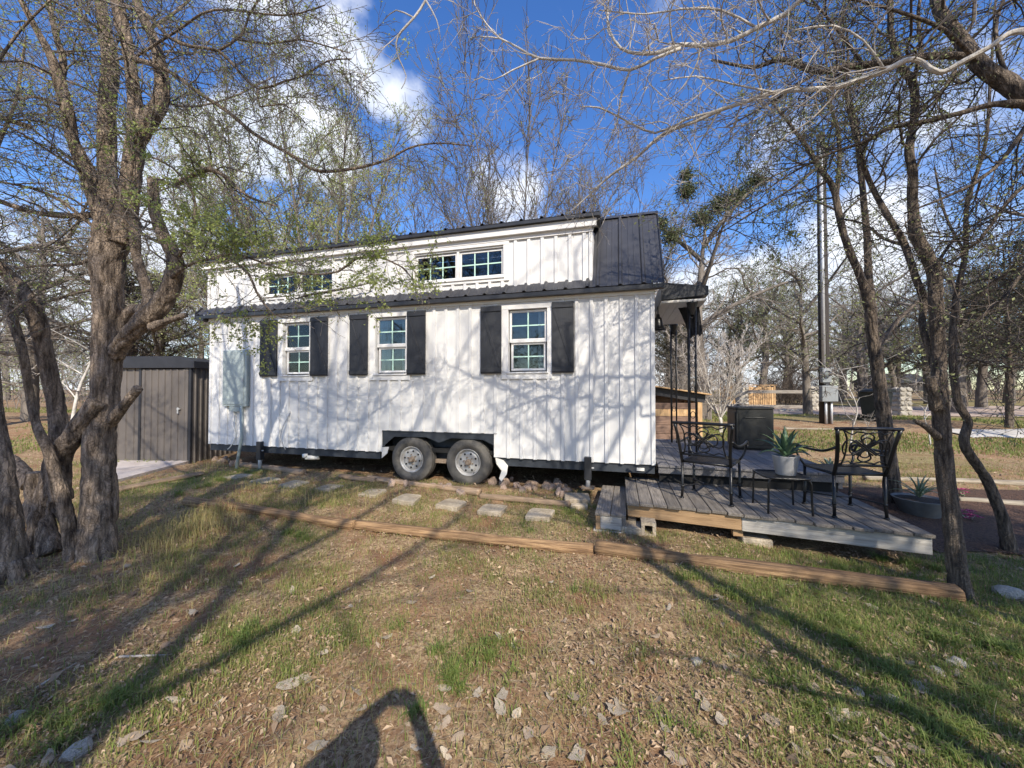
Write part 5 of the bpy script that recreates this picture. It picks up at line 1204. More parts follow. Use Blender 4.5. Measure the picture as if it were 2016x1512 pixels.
T5, L5 = right_tree('pale_limbed_tree', 'bare tree with sunlit whitish branches spreading over the roof end', [
    [(2600, 1500, 1.7, 100), (2640, 900, 1.75, 90), (2500, 350, 1.8, 70), (2250, 150, 2.0, 40), (2100, 80, 2.1, 26), (2003, 62, 2.2, 17), (1945, 95, 2.25, 15), (1898, 120, 2.3, 15), (1856, 142, 2.35, 15), (1834, 136, 2.35, 13), (1812, 122, 2.4, 13), (1786, 118, 2.4, 14), (1743, 139, 2.45, 13), (1690, 157, 2.5, 12), (1642, 172, 2.55, 12), (1580, 177, 2.6, 11), (1524, 182, 2.7, 10), (1470, 200, 2.75, 9), (1420, 216, 2.8, 8.5), (1366, 240, 2.9, 8), (1306, 264, 3.0, 7), (1256, 307, 3.1, 6), (1200, 347, 3.2, 5), (1160, 384, 3.3, 4), (1120, 420, 3.4, 2)],
    [(2250, 150, 2.0, 30), (2000, -60, 2.2, 22), (1760, -80, 2.3, 18), (1640, -40, 2.4, 14), (1575, 0, 2.5, 12), (1545, 28, 2.55, 11), (1490, 55, 2.6, 10.5), (1440, 80, 2.6, 10), (1380, 90, 2.65, 10), (1340, 88, 2.7, 9), (1295, 104, 2.75, 8), (1255, 105, 2.8, 7), (1222, 95, 2.8, 6), (1200, 60, 2.8, 5), (1196, 20, 2.8, 4), (1205, -40, 2.8, 3)],
    [(1340, 95, 2.7, 7), (1290, 115, 2.75, 6), (1240, 138, 2.8, 6), (1190, 128, 2.85, 6), (1130, 118, 2.9, 5.5), (1062, 115, 2.95, 5), (1022, 95, 3.0, 4), (985, 76, 3.0, 3), (945, 72, 3.05, 2)],
    [(1062, 115, 2.95, 3.5), (1010, 138, 3, 3), (970, 158, 3, 2), (945, 150, 3, 1.5)], [(985, 76, 3.0, 3), (960, 50, 3, 2.5), (935, 10, 3, 2), (930, -30, 3, 2)],
    [(1420, 216, 2.8, 5), (1350, 235, 2.9, 5), (1290, 262, 2.95, 4.5), (1222, 232, 3.0, 4), (1180, 212, 3.0, 3.5), (1140, 210, 3.05, 2)],
    [(1490, 55, 2.6, 6), (1420, 20, 2.55, 5), (1340, 18, 2.5, 4), (1270, 28, 2.5, 3), (1180, 20, 2.45, 2)], [(1240, 138, 2.8, 5), (1222, 190, 2.9, 4), (1215, 240, 3, 3.5), (1190, 300, 3.1, 2)],
    [(1524, 182, 2.7, 5), (1440, 165, 2.6, 4), (1370, 150, 2.55, 3), (1300, 160, 2.5, 2)], [(1640, -40, 2.4, 8), (1500, -60, 2.3, 6), (1350, -50, 2.2, 4), (1240, -20, 2.2, 3)], [(1743, 139, 2.45, 6), (1700, 80, 2.4, 5), (1640, 50, 2.4, 4), (1560, 60, 2.4, 3)],
    [(900, -160, 2.3, 8), (850, -40, 2.3, 6), (838, 0, 2.3, 5), (815, 35, 2.3, 4.5), (790, 62, 2.32, 4), (780, 85, 2.35, 3.5), (785, 115, 2.35, 3), (800, 150, 2.4, 2.2), (790, 175, 2.4, 1.5)], [(815, 35, 2.3, 3), (780, 20, 2.3, 2.5), (755, 40, 2.3, 1.5)], [(838, 0, 2.3, 4), (860, 40, 2.3, 2.5), (868, 80, 2.3, 1.3)]],
    35, [(0, 9, 1.), (1, 3, 1.1), (2, 0, .55), (3, 0, .6), (4, 0, .5), (5, 0, .8), (6, 0, 1.2), (7, 0, .8), (8, 0, 1.2), (9, 0, 1.4), (10, 0, 1.3), (11, 1, .25)], 0, M_pbark, spec_p, M_twigp)
# --- trees behind the photographer: seen only as shadows over lawn and wall
def back_tree(x, y, h, r, seed, label, lean=(0, 0), dens=2.3):
    rs = np.random.RandomState(seed); t = empty('shade_tree', (0, 0, 0), 0, label, 'tree', 'trees behind the photographer'); z = float(ground_z(x, y))
    ln = [np.array([[x, y, z], [x + rs.uniform(-.2, .2), y, z + h * .18], [x + .1 + lean[0] * .3 + rs.uniform(-.2, .2), y + lean[1] * .3, z + h * .35], [x + lean[0] * .5 + rs.uniform(-.25, .25), y, z + h * .52], [x + lean[0] * .7, y + lean[1] * .7, z + h * .7], [x + lean[0], y + lean[1], z + h]])]; rd = [np.array([r * 1.25, r * 1.05, r, r * .85, r * .7, r * .3])]
    for k in range(7):
        f = .56 + .06 * k; a = ln[0][0] * (1 - f) + ln[0][-1] * f; an = k * 2.3 + seed; L_ = h * (.46 - .03 * k) * rs.uniform(.7, 1.1); e = np.array([math.cos(an) * .8, math.sin(an) * .8, .75])
        ln.append(np.array([a, a + e * L_ * .4 + rs.normal(0, .1, 3), a + e * L_ * .75 + rs.normal(0, .2, 3), a + e * L_])); rd.append(np.array([r * .5, r * .36, r * .22, r * .08]))
    trunk_obj(list(zip(ln, rd)), t, M_barkd, 12, .08, seed); tw = Acc()
    crown_from(rs, [(p, q, 1.) for p, q in zip(ln, rd)], [dict(per=dens, ang=.95, len=(.6, 1.6), rr=.4, rmin=.008, rmax=.02, K=7, wob=.18, t0=.3), dict(per=5, ang=.8, len=(.3, .8), rr=.55, rmin=.005, K=5, wob=.2), dict(per=3, ang=.8, len=(.1, .4), rr=.7, rmin=.003, K=3, wob=.2)], tw); tw.obj('twigs', M_twigd, t)
back_tree(-.15, -4.1, 10.5, .085, 51, 'bare tree behind the photographer to the left')
back_tree(2.75, -.75, 6.4, .055, 52, 'thin bare tree behind the photographer to the right', (-.3, .1))
back_tree(3.4, -2.2, 8.5, .075, 53, 'bare tree farther behind the photographer on the right', (-.5, .2))
back_tree(-1.7, -3.3, 7.5, .10, 56, 'bare tree added behind the photographer far to the left for shade')  # unseen tree added to mottle the left lawn with shade
back_tree(-.3, -5.4, 9.5, .10, 57, 'bare spreading tree added well behind the photographer for shade', (0, 0), 4.5)  # added out of view so its crown shades the lower left lawn
back_tree(-1.5, -6.0, 10.0, .10, 58, 'tall bare tree added well behind the photographer to the left for shade', (0, 0), 4.5)  # likewise added out of view for dappled shade on the left
back_tree(5.4, -.2, 7.5, .10, 55, 'bare tree beside the lawn right of the photographer', (-.2, -.2))

# --- background trees
def far_tree_meshes(seed, h, r, style, dens=1.):
    rs = np.random.RandomState(seed); limbs = []; tr = Acc(); tw = Acc(); lf = None
    if style == 'fan':      # several upright stems from low down
        for k in range(9):
            an = k * 2.4; sp = rs.uniform(.15, .62); e = np.array([math.cos(an) * sp, math.sin(an) * sp * .8, 1.]); L_ = h * rs.uniform(.8, 1.) / np.linalg.norm(e) * 1.05
            b0 = np.array([0, 0, h * .16]); limbs.append((np.array([b0, b0 + e * L_ * .3 * np.array([1.15, 1.15, .9]), b0 + e * L_ * .62, b0 + e * L_]), np.array([r * .55, r * .4, r * .22, r * .05])))
        limbs.insert(0, (np.array([[0, 0, -.1], [.02, 0, h * .1], [0, 0, h * .18]]), np.array([r * 1.2, r, r * .9])))
        spec = [dict(per=2.6 * dens, ang=.55, len=(h * .14, h * .3), rr=.45, rmin=.011, rmax=.03, K=7, wob=.10, up=.09, t0=.12), dict(per=5, ang=.55, len=(h * .06, h * .15), rr=.55, rmin=.009, K=5, wob=.12, up=.06), dict(per=4, ang=.6, len=(h * .02, h * .07), rr=.7, rmin=.0075, K=3, wob=.15)]
    else:
        top = np.array([rs.uniform(-.6, .6), rs.uniform(-.4, .4), h * .8]); m1 = np.array([rs.uniform(-.3, .3), rs.uniform(-.3, .3), h * .35])
        limbs.append((np.array([[0, 0, -.1], m1 * np.array([.4, .4, .5]), m1, (m1 + top) / 2 + rs.normal(0, .15, 3), top]), np.array([r * 1.3, r, r * .85, r * .5, r * .12])))
        for k in range(8):
            f = .3 + .08 * k; a = m1 * (1 - f) + top * f if f > .3 else m1; a = np.array([np.interp(f * h * .8, [0, m1[2], top[2]], [0, m1[j], top[j]]) for j in range(3)]); an = k * 2.4 + seed; L_ = h * rs.uniform(.28, .45); e = np.array([math.cos(an), math.sin(an), rs.uniform(.3, 1.)]); e /= np.linalg.norm(e)
            limbs.append((np.array([a, a + e * L_ * .35 + rs.normal(0, .1, 3), a + e * L_ * .7 + rs.normal(0, .2, 3) + [0, 0, .1], a + e * L_ + rs.normal(0, .2, 3)]), np.array([r * .5, r * .36, r * .22, r * .06])))
        spec = [dict(per=2.6 * dens, ang=.95, len=(h * .09, h * .24), rr=.45, rmin=.012, rmax=.035, K=7, wob=.2, up=.02, t0=.15), dict(per=5, ang=.85, len=(h * .045, h * .12), rr=.55, rmin=.009, K=5, wob=.22), dict(per=4, ang=.8, len=(h * .02, h * .06), rr=.7, rmin=.0065, K=3, wob=.22)]
    for k, (p, q) in enumerate(limbs): bark_limb(tr, p, q, 10 if k == 0 else 6, seed + k, .06)
    lv = crown_from(rs, [(p, q, 1.) for p, q in limbs[1 if style == 'fan' else 0:]], spec, tw)
    return tr.mesh('trunk', True), tw.mesh('crown'), lv, rs


def far_tree(name, label, x, y, meshes, m1, m2, rz=0., s=1., group=None, leaf=None, mirror=1):
    z = float(ground_z(x, y)); t = empty(name, (x, y, z), rz, label, 'tree', group); t.scale = (s * mirror, s, s)
    for nm, me, m in (('trunk', meshes[0], m1), ('crown', meshes[1], m2)):
        o = link(nm, me, m, t)
    if leaf is not None: tag(link('leaves', leaf[0], leaf[1], t), kind='stuff')
    return t


def leaf_mesh(lv, rs, n, size, spread=.03):
    a = Acc(); leaves(rs, a, lv[1][0], n, size, spread); leaves(rs, a, lv[2][0], n, size, spread); return a.mesh('leaves')


V = {}
m = far_tree_meshes(61, 8.4, .095, 'fan', 1.7); lf1 = leaf_mesh(m[2], m[3], 2500, .05)
x = P(1015, 700, 13.2)[0]; far_tree('fan_tree', 'bare upright fan shaped tree rising behind the middle of the roof', x, 13.2, m, M_farbark, M_twig, 0, 1.12, None, (lf1, M_budd))
m2_ = far_tree_meshes(62, 7.6, .13, 'fan', 1.3); lf2 = leaf_mesh(m2_[2], m2_[3], 14000, .05)
x = P(640, 700, 13.5)[0]; far_tree('willowy_tree', 'dense upright tree with yellowish green haze behind the left dormer', x, 13.5, m2_, M_farbark, M_twigf, 1.2, 1.24, None, (lf2, M_bud))
x = P(480, 700, 15.5)[0]; far_tree('willowy_tree', 'dense upright greenish tree behind the left end of the roof', x, 15.5, m2_, M_farbark, M_twigf, 3.3, 1.25, None, (lf2, M_bud))
x = P(850, 700, 17)[0]; far_tree('fan_tree', 'bare upright tree left of the big fan shaped tree', x, 17, m, M_farbark, M_twigf, 2.2, 1.0, None, None)
x = P(1200, 700, 16)[0]; far_tree('fan_tree', 'bare upright tree behind the dormer end', x, 16, m, M_farbark, M_twigf, 4.0, .92, None, None)
# mistletoe tree by the porch
m = far_tree_meshes(70, 8.2, .17, 'round', 1.0); rs = m[3]
x = P(1385, 700, 13.5)[0]; mt = far_tree('mistletoe_tree', 'old tree with dark mistletoe clumps behind the porch canopy', x, 13.5, m, M_farbark, M_twigf, .4, 1.12)
for (px, py, s) in [(1352, 375, .42), (1350, 345, .25), (1420, 400, .5), (1320, 465, .35), (1455, 385, .45), (1490, 355, .4), (1380, 430, .4), (1300, 440, .3)]:
    c = np.array(P(px, py, 13.4)) - np.array(mt.location[:]); c = np.array((Matrix.Rotation(-.4, 4, 'Z') @ Vector(c))[:]) / 1.12; a = Acc(); n = int(700 * s / .4); pt = c + rs.normal(0, s * .45, (n, 1, 3)) * [1, 1, .8]; pts = np.concatenate([c + (pt - c) * .3, pt], 1); leaves(rs, a, pts, int(1300 * s / .4), .06, .09)
    v, q = tubes(pts[:120], np.full((len(pts[:120]), 2), .006), 3); a.add(v, q); tag(a.obj('mistletoe', M_mist, mt), kind='stuff')
# small pale ornamental tree
m = far_tree_meshes(75, 3.0, .06, 'fan', 2.0); x = P(1418, 830, 10.8)[0]; far_tree('ornamental_tree', 'small pale bare ornamental tree beside the board hut', x, 10.8, m, M_pbark, M_twigp, 0, .80)
# saplings at the right lawn
m = far_tree_meshes(76, 3.2, .02, 'round', .35)
for px, Y_, s, lb_ in [(1672, 9.2, 1., 'thin pale sapling on the lawn left of the trash bin'), (1706, 8.6, .45, 'short pale sapling in front of the trash bin'), (1832, 9.5, .8, 'thin sapling beside the stump of the right front trunk')]:
    far_tree('sapling', lb_, P(px, 830, Y_)[0], Y_, m, M_pbark, M_twigf, px, s * .85, 'thin saplings on the lawn')
far_tree('white_trunk_tree', 'slender white barked tree between the dark trunks at the left', P(140, 800, 11)[0], 11, far_tree_meshes(77, 4.2, .045, 'round', .5), M_pbark, M_twigp, 1, .9)
VAR = [far_tree_meshes(80 + k, 8.5, .16 + .02 * k, 'round', 1.5) for k in range(4)]
LFV = [leaf_mesh(v[2], v[3], 3500, .07) for v in VAR[:2]]
rs = np.random.RandomState(90)
NAMED = [(1590, 16, 0, 'bare branching tree behind the utility pole'), (1500, 22, 1, 'bare tree behind the board fence'), (1700, 21, 2, 'forked bare tree behind the trash bin'), (1830, 24, 3, 'bare tree at the far side of the gravel road'), (1320, 20, 4, 'bare tree directly behind the porch posts'),
         (1930, 20, 1, 'grey bare tree above the gravel road at the right'), (2060, 17, 0, 'bare tree at the right edge beyond the concrete path'), (1765, 29, 1, 'grey bare tree between the two right trunks'), (1885, 16.5, 2, 'bare tree just beyond the front right trunk and path'), (1985, 25, 3, 'bare tree among the cedars'), (1655, 27, 0, 'bare tree right of the utility pole'), (1455, 25, 1, 'bare tree behind the stone gate pillar'), (1545, 27, 2, 'bare tree above the vine thicket'), (2110, 14, 3, 'bare tree cut by the right edge above the path'), (60, 13, 0, 'dark trunked tree at the left behind the far left trunk'), (225, 17, 3, 'bare tree right behind the big elm trunk'), (330, 18, 1, 'bare tree above the shed roof'), (-60, 11, 2, 'bare tree at the left edge of the wood')]
for px, Y_, k, lb_ in NAMED: far_tree('bare_tree', lb_, P(px, 760, Y_)[0], Y_, VAR[k % 4], M_farbark, M_twigd if k % 2 else M_twigf, rs.uniform(0, 6), rs.uniform(.85, 1.1), 'bare trees round the yard', (LFV[k], M_budd) if k < 2 else None)
nleft = 0
for k in range(46):
    left = k % 2 == 0; Y_ = rs.uniform(17, 46); px = rs.uniform(-250, 820) if left else rs.uniform(1150, 2400)
    if not left: Y_ = rs.uniform(24, 60)
    v = k % 4; far_tree('woodland_tree', 'bare tree in the wood behind the shed and house' if left else 'bare tree in the wood beyond the fence and road', P(px, 760, Y_)[0], Y_, VAR[v], M_farbark, M_twigf if k % 3 else M_twigd, rs.uniform(0, 6), rs.uniform(.8, 1.25), 'trees of the wood on the left' if left else 'trees of the wood beyond the road', (LFV[v], M_budd) if v < 2 else None, 1 if k % 4 else -1)


# cedars at the right
def cedar_mesh(seed, h):
    rs = np.random.RandomState(seed); tr = Acc(); bark_limb(tr, np.array([[0, 0, -.1], [.05, 0, h * .4], [0, .05, h]]), np.array([.10, .07, .01]), 10, seed); tw = Acc()
    t = np.array([[0, 0, h * .12], [0, 0, h * .5], [0, 0, h]]); q = catmull(t, .1); r = np.linspace(.1, .02, len(q))
    p, d, l, rr = spawn(rs, q[None], r[None], 70, .22, 1, 1.25, .2, h * .30, h * .42, .3, .012, .75); pts, rad = grow(rs, p, d, l, np.minimum(rr, .025), rr * .3, 7, .12, -.03); v, qq = tubes(pts, rad, 3); tw.add(v, qq)
    p, d, l, rr = spawn(rs, pts, rad, 12, .15, 1, .8, .3, .25, .7, .5, .004); p2, r2 = grow(rs, p, d, l, rr, rr * .5, 4, .15, -.06); v, qq = tubes(p2, r2, 3); tw.add(v, qq); lf = Acc(); leaves(rs, lf, p2, 8500, .07, .05)
    return tr.mesh('trunk', True), tw.mesh('branches'), lf.mesh('foliage')
CM = cedar_mesh(95, 5.6)
for px, Y_, s, rz, lb_ in [(1985, 11.5, 1.0, 0, 'dark green cedar, nearer one at the right edge'), (1900, 22, 1.25, 2, 'dark cedar beyond the gravel road behind the right trunks'), (2150, 9., 1.1, 4, 'dark cedar cut by the right edge'), (1330, 17, .8, 1, 'dark green cedar showing behind the porch posts'), (1985, 26, 1.3, 3, 'dark cedar farther back beyond the gravel road'), (2090, 15, 1.2, 5, 'dark cedar by the end of the gravel road')]:
    x = P(px, 760, Y_)[0]; t = empty('cedar_tree', (x, Y_, float(ground_z(x, Y_))), rz, lb_, 'tree', 'dark cedars at the right'); t.scale = (s, s, s)
    link('trunk', CM[0], M_barkd, t); link('branches', CM[1], M_twigd, t); tag(link('foliage', CM[2], M_cedar, t), kind='stuff')


for x, y, s, rz, lb_ in [(6.7, -1.2, 1.1, 0, 'dark cedar added close behind the photographer on the right to shade the garden bed'), (5.9, -2.9, 1.42, 2, 'taller dark cedar added farther behind the photographer on the right for shade'), (-2.35, -1.7, .78, 4, 'small cedar added behind the photographer on the left for shade')]:  # unseen cedars put in to throw shade over bed, deck and lawn
    t = empty('cedar_tree', (x, y, float(ground_z(x, y))), rz, lb_, 'tree', 'cedars added behind the photographer for shade'); t.scale = (s, s, s)
    link('trunk', CM[0], M_barkd, t); link('branches', CM[1], M_twigd, t); tag(link('foliage', CM[2], M_cedar, t), kind='stuff')


# undergrowth: nobody could count it
def thicket(name, n, xr, yr, h, seed, m, per=5, rmin=.006, group=None):
    rs = np.random.RandomState(seed); px = rs.uniform(*xr, n); Y_ = rs.uniform(*yr, n); x = (px - 1008) / FPX * Y_; p = np.stack([x, Y_, ground_z(x, Y_)], -1); hh = h * rs.uniform(.4, 1.1, n) * (.6 + .8 * vn2(x, Y_, .25, 4.))
    d = rs.normal(0, .3, (n, 3)); d[:, 2] = 1; pts, rad = grow(rs, p, d, hh, np.full(n, .018), np.full(n, .006), 6, .14); a = Acc(); v, q = tubes(pts, rad, 3); a.add(v, q)
    p, d, l, r = spawn(rs, pts, rad, per, .1, 1, .8, .3, h * .15, h * .45, .6, rmin); p2, r2 = grow(rs, p, d, l, r, r * .5, 5, .2); v, q = tubes(p2, r2, 3); a.add(v, q)
    p, d, l, r = spawn(rs, p2, r2, 3, .1, 1, .8, .3, h * .05, h * .2, .8, rmin * .8); p3, r3 = grow(rs, p, d, l, r, r * .6, 3, .2); v, q = tubes(p3, r3, 3); a.add(v, q)
    tag(a.obj(name, m), kind='stuff'); return p3
t_ = thicket('undergrowth', 470, (-500, 900), (15, 40), 4.4, 101, M_twigf)
lf = Acc(); leaves(np.random.RandomState(3), lf, t_, 26000, .10, .12); tag(lf.obj('undergrowth_leaves', M_budd), kind='stuff')
thicket('undergrowth', 270, (1150, 1900), (26, 52), 3.4, 102, M_twigd)
thicket('vine_thicket', 110, (1495, 1600), (21.4, 24), 2.6, 103, M_twigd, 8)
thicket('vine_thicket', 60, (1320, 1400), (13, 16), 2.6, 104, M_twigf, 7)
thicket('undergrowth', 270, (1850, 2500), (23, 42), 4.0, 105, M_twigd)
# far tree line closing the horizon all round
def treeline():
    rs = np.random.RandomState(110); n = 480; an = rs.uniform(0, 2 * math.pi, n); D = rs.uniform(75, 110, n); x = D * np.cos(an); y = D * np.sin(an); p = np.stack([x, y, ground_z(x, y)], -1); d = rs.normal(0, .22, (n, 3)); d[:, 2] = 1
    pts, rad = grow(rs, p, d, rs.uniform(5, 9, n), np.full(n, .16), np.full(n, .04), 5, .12); a = Acc(); v, q = tubes(pts, rad, 3); a.add(v, q); p, d, l, r = spawn(rs, pts, rad, 7, .2, 1, .8, .3, 1.5, 3.5, .6, .04); p2, r2 = grow(rs, p, d, l, r, r * .5, 4, .2); v, q = tubes(p2, r2, 3); a.add(v, q)
    p, d, l, r = spawn(rs, p2, r2, 2, .2, 1, .8, .3, .6, 1.6, .8, .035); p3, r3 = grow(rs, p, d, l, r, r * .6, 2, .2); v, q = tubes(np.repeat(p3, 1, 1), r3, 3); a.add(v, q); tag(a.obj('far_woods', M_twigf), kind='stuff')
treeline()

# ------------------------------------------------------------------ lawn cover
def blades(name, n, sampler, hmin, hmax, w, seed, m, lean=.5, dryfrac=.3):
    rs = np.random.RandomState(seed); x, y, dry = sampler(rs, n); n = len(x); z = ground_z(x, y); h = rs.uniform(hmin, hmax, n) ; az = rs.uniform(0, 2 * math.pi, n); ln = np.abs(rs.normal(lean, .3, n)); ww = w * rs.uniform(.6, 1.3, n)
    dx, dy = np.cos(az), np.sin(az); s = np.stack([-dy, dx, 0 * dx], -1) * ww[:, None] / 2; b0 = np.stack([x, y, z - .005], -1); dr = np.stack([dx, dy, 0 * dx], -1)
    m1 = b0 + dr * (h * ln * .28)[:, None] + np.array([0, 0, 1.]) * (h * .62)[:, None]; tp = b0 + dr * (h * ln)[:, None] + np.array([0, 0, 1.]) * (h * np.clip(1.05 - .35 * ln, .2, 1))[:, None]
    Vv = np.stack([b0 - s, b0 + s, m1 + s * .75, m1 - s * .75, tp], 1); i = np.arange(n) * 5; q = np.stack([i, i + 1, i + 2, i + 3], -1); t = np.stack([i + 3, i + 2, i + 4], -1)
    a = Acc(); a.add(Vv, q, t, np.repeat(np.clip(dry, 0, 1), 5)); return tag(a.obj(name, m), kind='stuff')


def near_sampler(kind):
    def f(rs, n):
        N = n * 8; Y_ = rs.uniform(.8, 8.2, N) ** 1.0; x = rs.uniform(-1.55, 1.55, N) * Y_; ok = Y_ > .8
        g = green_at(x, Y_); d = dry_at(x, Y_); patch = sstep(.40, .66, vn2(x, Y_, 1.7, 21.)) ; fine = sstep(.42, .6, vn2(x, Y_, 6.5, 22.))
        if kind == 'green': w = (g * .9 * (.35 + .65 * fine) + .55 * patch * fine + .09)
        else: w = d * .9 * fine + .25 * patch + .10
        w = w * (Y_ / 4.) ** .2
        P_ = HI @ Matrix.Identity(4); hx_ = (x - 1.955) * math.cos(HR) + (Y_ - 5.25) * math.sin(HR); hy_ = -(x - 1.955) * math.sin(HR) + (Y_ - 5.25) * math.cos(HR)
        under = (hy_ > .15) & (hx_ > -8.1) & (hx_ < 2.2); dk = (hx_ > -.42) & (hx_ < 2.15) & (hy_ > -1.0 - (hx_ + .4) * .1445) & (hy_ < .3); st_ = (hx_ > -.85) & (hx_ < -.4) & (hy_ > -.9) & (hy_ < .5)
        pad = (x < -5.1) & (Y_ > 6.9) & (x > -7.6) & (x / np.maximum(Y_, .1) < -.83)
        bed = (x > 4.1) & (Y_ > 3.72 - .1 * (x - 4.25)) & (Y_ < 5.8 - .06 * (x - 4.25))
        w = w * ~(under | dk | st_ | pad | bed)
        k = rs.rand(N) < np.clip(w, 0, 1); x, Y_, g = x[k][:n], Y_[k][:n], g[k][:n]
        dry = np.clip(rs.normal(.30 if kind == 'green' else .85, .22, len(x)) - (.25 * np.clip(g, 0, 1) if kind == 'green' else 0), 0, 1); return x, Y_, dry
    return f


blades('grass', 108000, near_sampler('green'), .02, .075, .0045, 201, M_grass, .55)
blades('dry_grass', 30000, near_sampler('dry'), .02, .075, .0035, 202, M_grass, .9)
def tuft_sampler(rs, n):
    X, Y_, D = [], [], []
    T = [(720, 1275, 14), (640, 1250, 8), (1130, 1165, 10), (880, 1330, 40), (900, 1370, 30), (860, 1290, 26), (960, 1290, 34), (980, 1270, 24), (840, 1400, 24), (920, 1310, 20), (780, 1240, 16), (1010, 1330, 12), (600, 1060, 50), (570, 1050, 40), (490, 1250, 40), (470, 1270, 26), (230, 1400, 40), (1450, 1175, 30), (1560, 1230, 40), (1650, 1230, 60), (1700, 1280, 60), (1750, 1330, 60), (1800, 1420, 60), (1900, 1450, 70), (1960, 1400, 60), (1850, 1260, 60), (1950, 1280, 80), (1780, 1110, 60), (1830, 1120, 60), (1720, 1100, 40),
         (1660, 1120, 30), (1240, 1480, 20), (1350, 1140, 24), (1120, 1010, 24), (1160, 1000, 30), (1040, 1045, 20), (440, 945, 70), (400, 960, 60), (350, 975, 60), (470, 930, 40), (1350, 1450, 14), (1860, 1480, 40), (1610, 1400, 24), (1280, 1420, 12), (130, 1450, 24), (60, 1440, 14)]
    for px, py, k in T:
        a, b, _ = GP(px, py)
        for j in range(3):
            c = rs.normal(0, .05, 2); X.append(a + c[0] + rs.normal(0, .022, k)); Y_.append(b + c[1] + rs.normal(0, .022, k)); D.append(np.clip(rs.normal(.05, .15, k), 0, 1))
    return np.concatenate(X), np.concatenate(Y_), np.concatenate(D)
blades('grass_tufts', 0, tuft_sampler, .035, .10, .0055, 203, M_grass, .9)
def dry_tuft(rs, n):
    X, Y_ = [], []
    for px, py, k in [(400, 1020, 260), (430, 1040, 200), (360, 1050, 200), (330, 1065, 160), (300, 1090, 120), (450, 1005, 160), (540, 985, 90), (620, 980, 90), (680, 985, 80), (300, 1130, 60), (750, 985, 60), (500, 960, 120), (420, 920, 100)]:
        a, b, _ = GP(px, py); X.append(a + rs.normal(0, .16, k)); Y_.append(b + rs.normal(0, .16, k))
    x = np.concatenate(X); return x, np.concatenate(Y_), np.clip(rs.normal(.7, .25, len(x)), 0, 1)
blades('tall_dry_grass', 0, dry_tuft, .08, .22, .005, 204, M_grass, .6)
def lawn_sampler(rs, n):
    N = n * 3; Y_ = rs.uniform(7.5, 20, N); x = Y_ * rs.uniform(.35, 1.6, N); lft = rs.rand(N) < .3; x = np.where(lft, -Y_ * rs.uniform(.75, 1.6, N), x); w = sstep(.36, .58, vn2(x, Y_, .5, 31.)); road = (x > 9.5) & (Y_ > 16.2 - (x - 9.5) * .155) & (Y_ < 21.3); slab = (x > 12) & (Y_ > 10.1) & (Y_ < 11.3)
    hx_ = (x - 1.955) * math.cos(HR) + (Y_ - 5.25) * math.sin(HR); hy_ = -(x - 1.955) * math.sin(HR) + (Y_ - 5.25) * math.cos(HR); pdk = (hx_ < 2.2) & (hx_ > -8.2) & (hy_ < 3.05) & (hy_ > -.1)
    k = (rs.rand(N) < w) & ~road & ~slab & ~pdk; x, Y_ = x[k][:n], Y_[k][:n]; return x, Y_, np.clip(rs.normal(.16, .2, len(x)), 0, 1)
blades('lawn_grass', 38000, lawn_sampler, .05, .12, .016, 205, M_grass, .7)


def litter(name, n, seed, smin, smax, ymax, m):
    rs = np.random.RandomState(seed); Y_ = .7 + (ymax - .7) * rs.rand(n) ** 1.15; x = rs.uniform(-1.6, 1.6, n) * Y_
    k = rs.rand(n) < .35 + .65 * sstep(.35, .6, vn2(x, Y_, 1.4, 41.)); x, Y_ = x[k], Y_[k]; n = len(x); z = ground_z(x, Y_) + rs.uniform(.004, .022, n)
    c = np.stack([x, Y_, z], -1); az = rs.uniform(0, 6.28, n); ti = rs.normal(0, .5, (n, 2)); a = unit(np.stack([np.cos(az), np.sin(az), ti[:, 0]], -1)); b = unit(np.stack([-np.sin(az), np.cos(az), ti[:, 1]], -1)); s = rs.uniform(smin, smax, (n, 1)) * np.where(rs.rand(n, 1) < .12, 1.7, 1.); asp = rs.uniform(.15, .6, (n, 1)); up = np.array([0, 0, 1.])
    Vv = np.stack([c - a * s, c - b * s * asp + up * s * .25, c + a * s, c + b * s * asp + up * s * .25], 1); i = np.arange(n) * 4; t = np.concatenate([np.stack([i, i + 1, i + 2], -1), np.stack([i, i + 2, i + 3], -1)])
    ac_ = Acc(); ac_.add(Vv, None, t, np.repeat(np.clip(rs.normal(.35, .33, n), 0, 1), 4)); return tag(ac_.obj(name, m), kind='stuff')


litter('leaf_litter', 84000, 211, .0055, .0145, 5.5, M_litter); litter('leaf_litter', 26000, 212, .012, .026, 16, M_litter)
# thin straw and twigs lying about
rs = np.random.RandomState(213); n = 6500; Y_ = .8 + 5.5 * rs.rand(n) ** 1.1; x = rs.uniform(-1.5, 1.5, n) * Y_; d = rs.normal(0, 1, (n, 3)); d[:, 2] *= .12; p = np.stack([x, Y_, ground_z(x, Y_) + .012], -1); pts, rad = grow(rs, p, d, rs.uniform(.03, .13, n), np.full(n, .0012), np.full(n, .0008), 3, .18); pts[..., 2] = np.maximum(pts[..., 2], ground_z(pts[..., 0], pts[..., 1]) + .005); a = Acc(); v, q = tubes(pts, rad, 3); a.add(v, q, tint=np.repeat(rs.rand(n), 9)); tag(a.obj('straw', mat('straw_bits', (.22, .16, .10), .9, col2=(.46, .38, .26), scale=3)), kind='stuff')
sk = Acc()
for pl in [[(65, 1365), (110, 1335), (150, 1310)], [(235, 1298), (290, 1296), (330, 1294)]]:
    sk2 = Acc(); sk2.tube([tuple(np.array(GP(*p)) + [0, 0, .015]) for p in pl], [.007, .006, .003], 6)
    tag(sk2.obj('fallen_stick', M_twigp, None, True), 'thin pale stick lying on shaded ground at the lower left' if pl[0][0] < 100 else 'short thin stick lying left of the green tuft', 'stick')


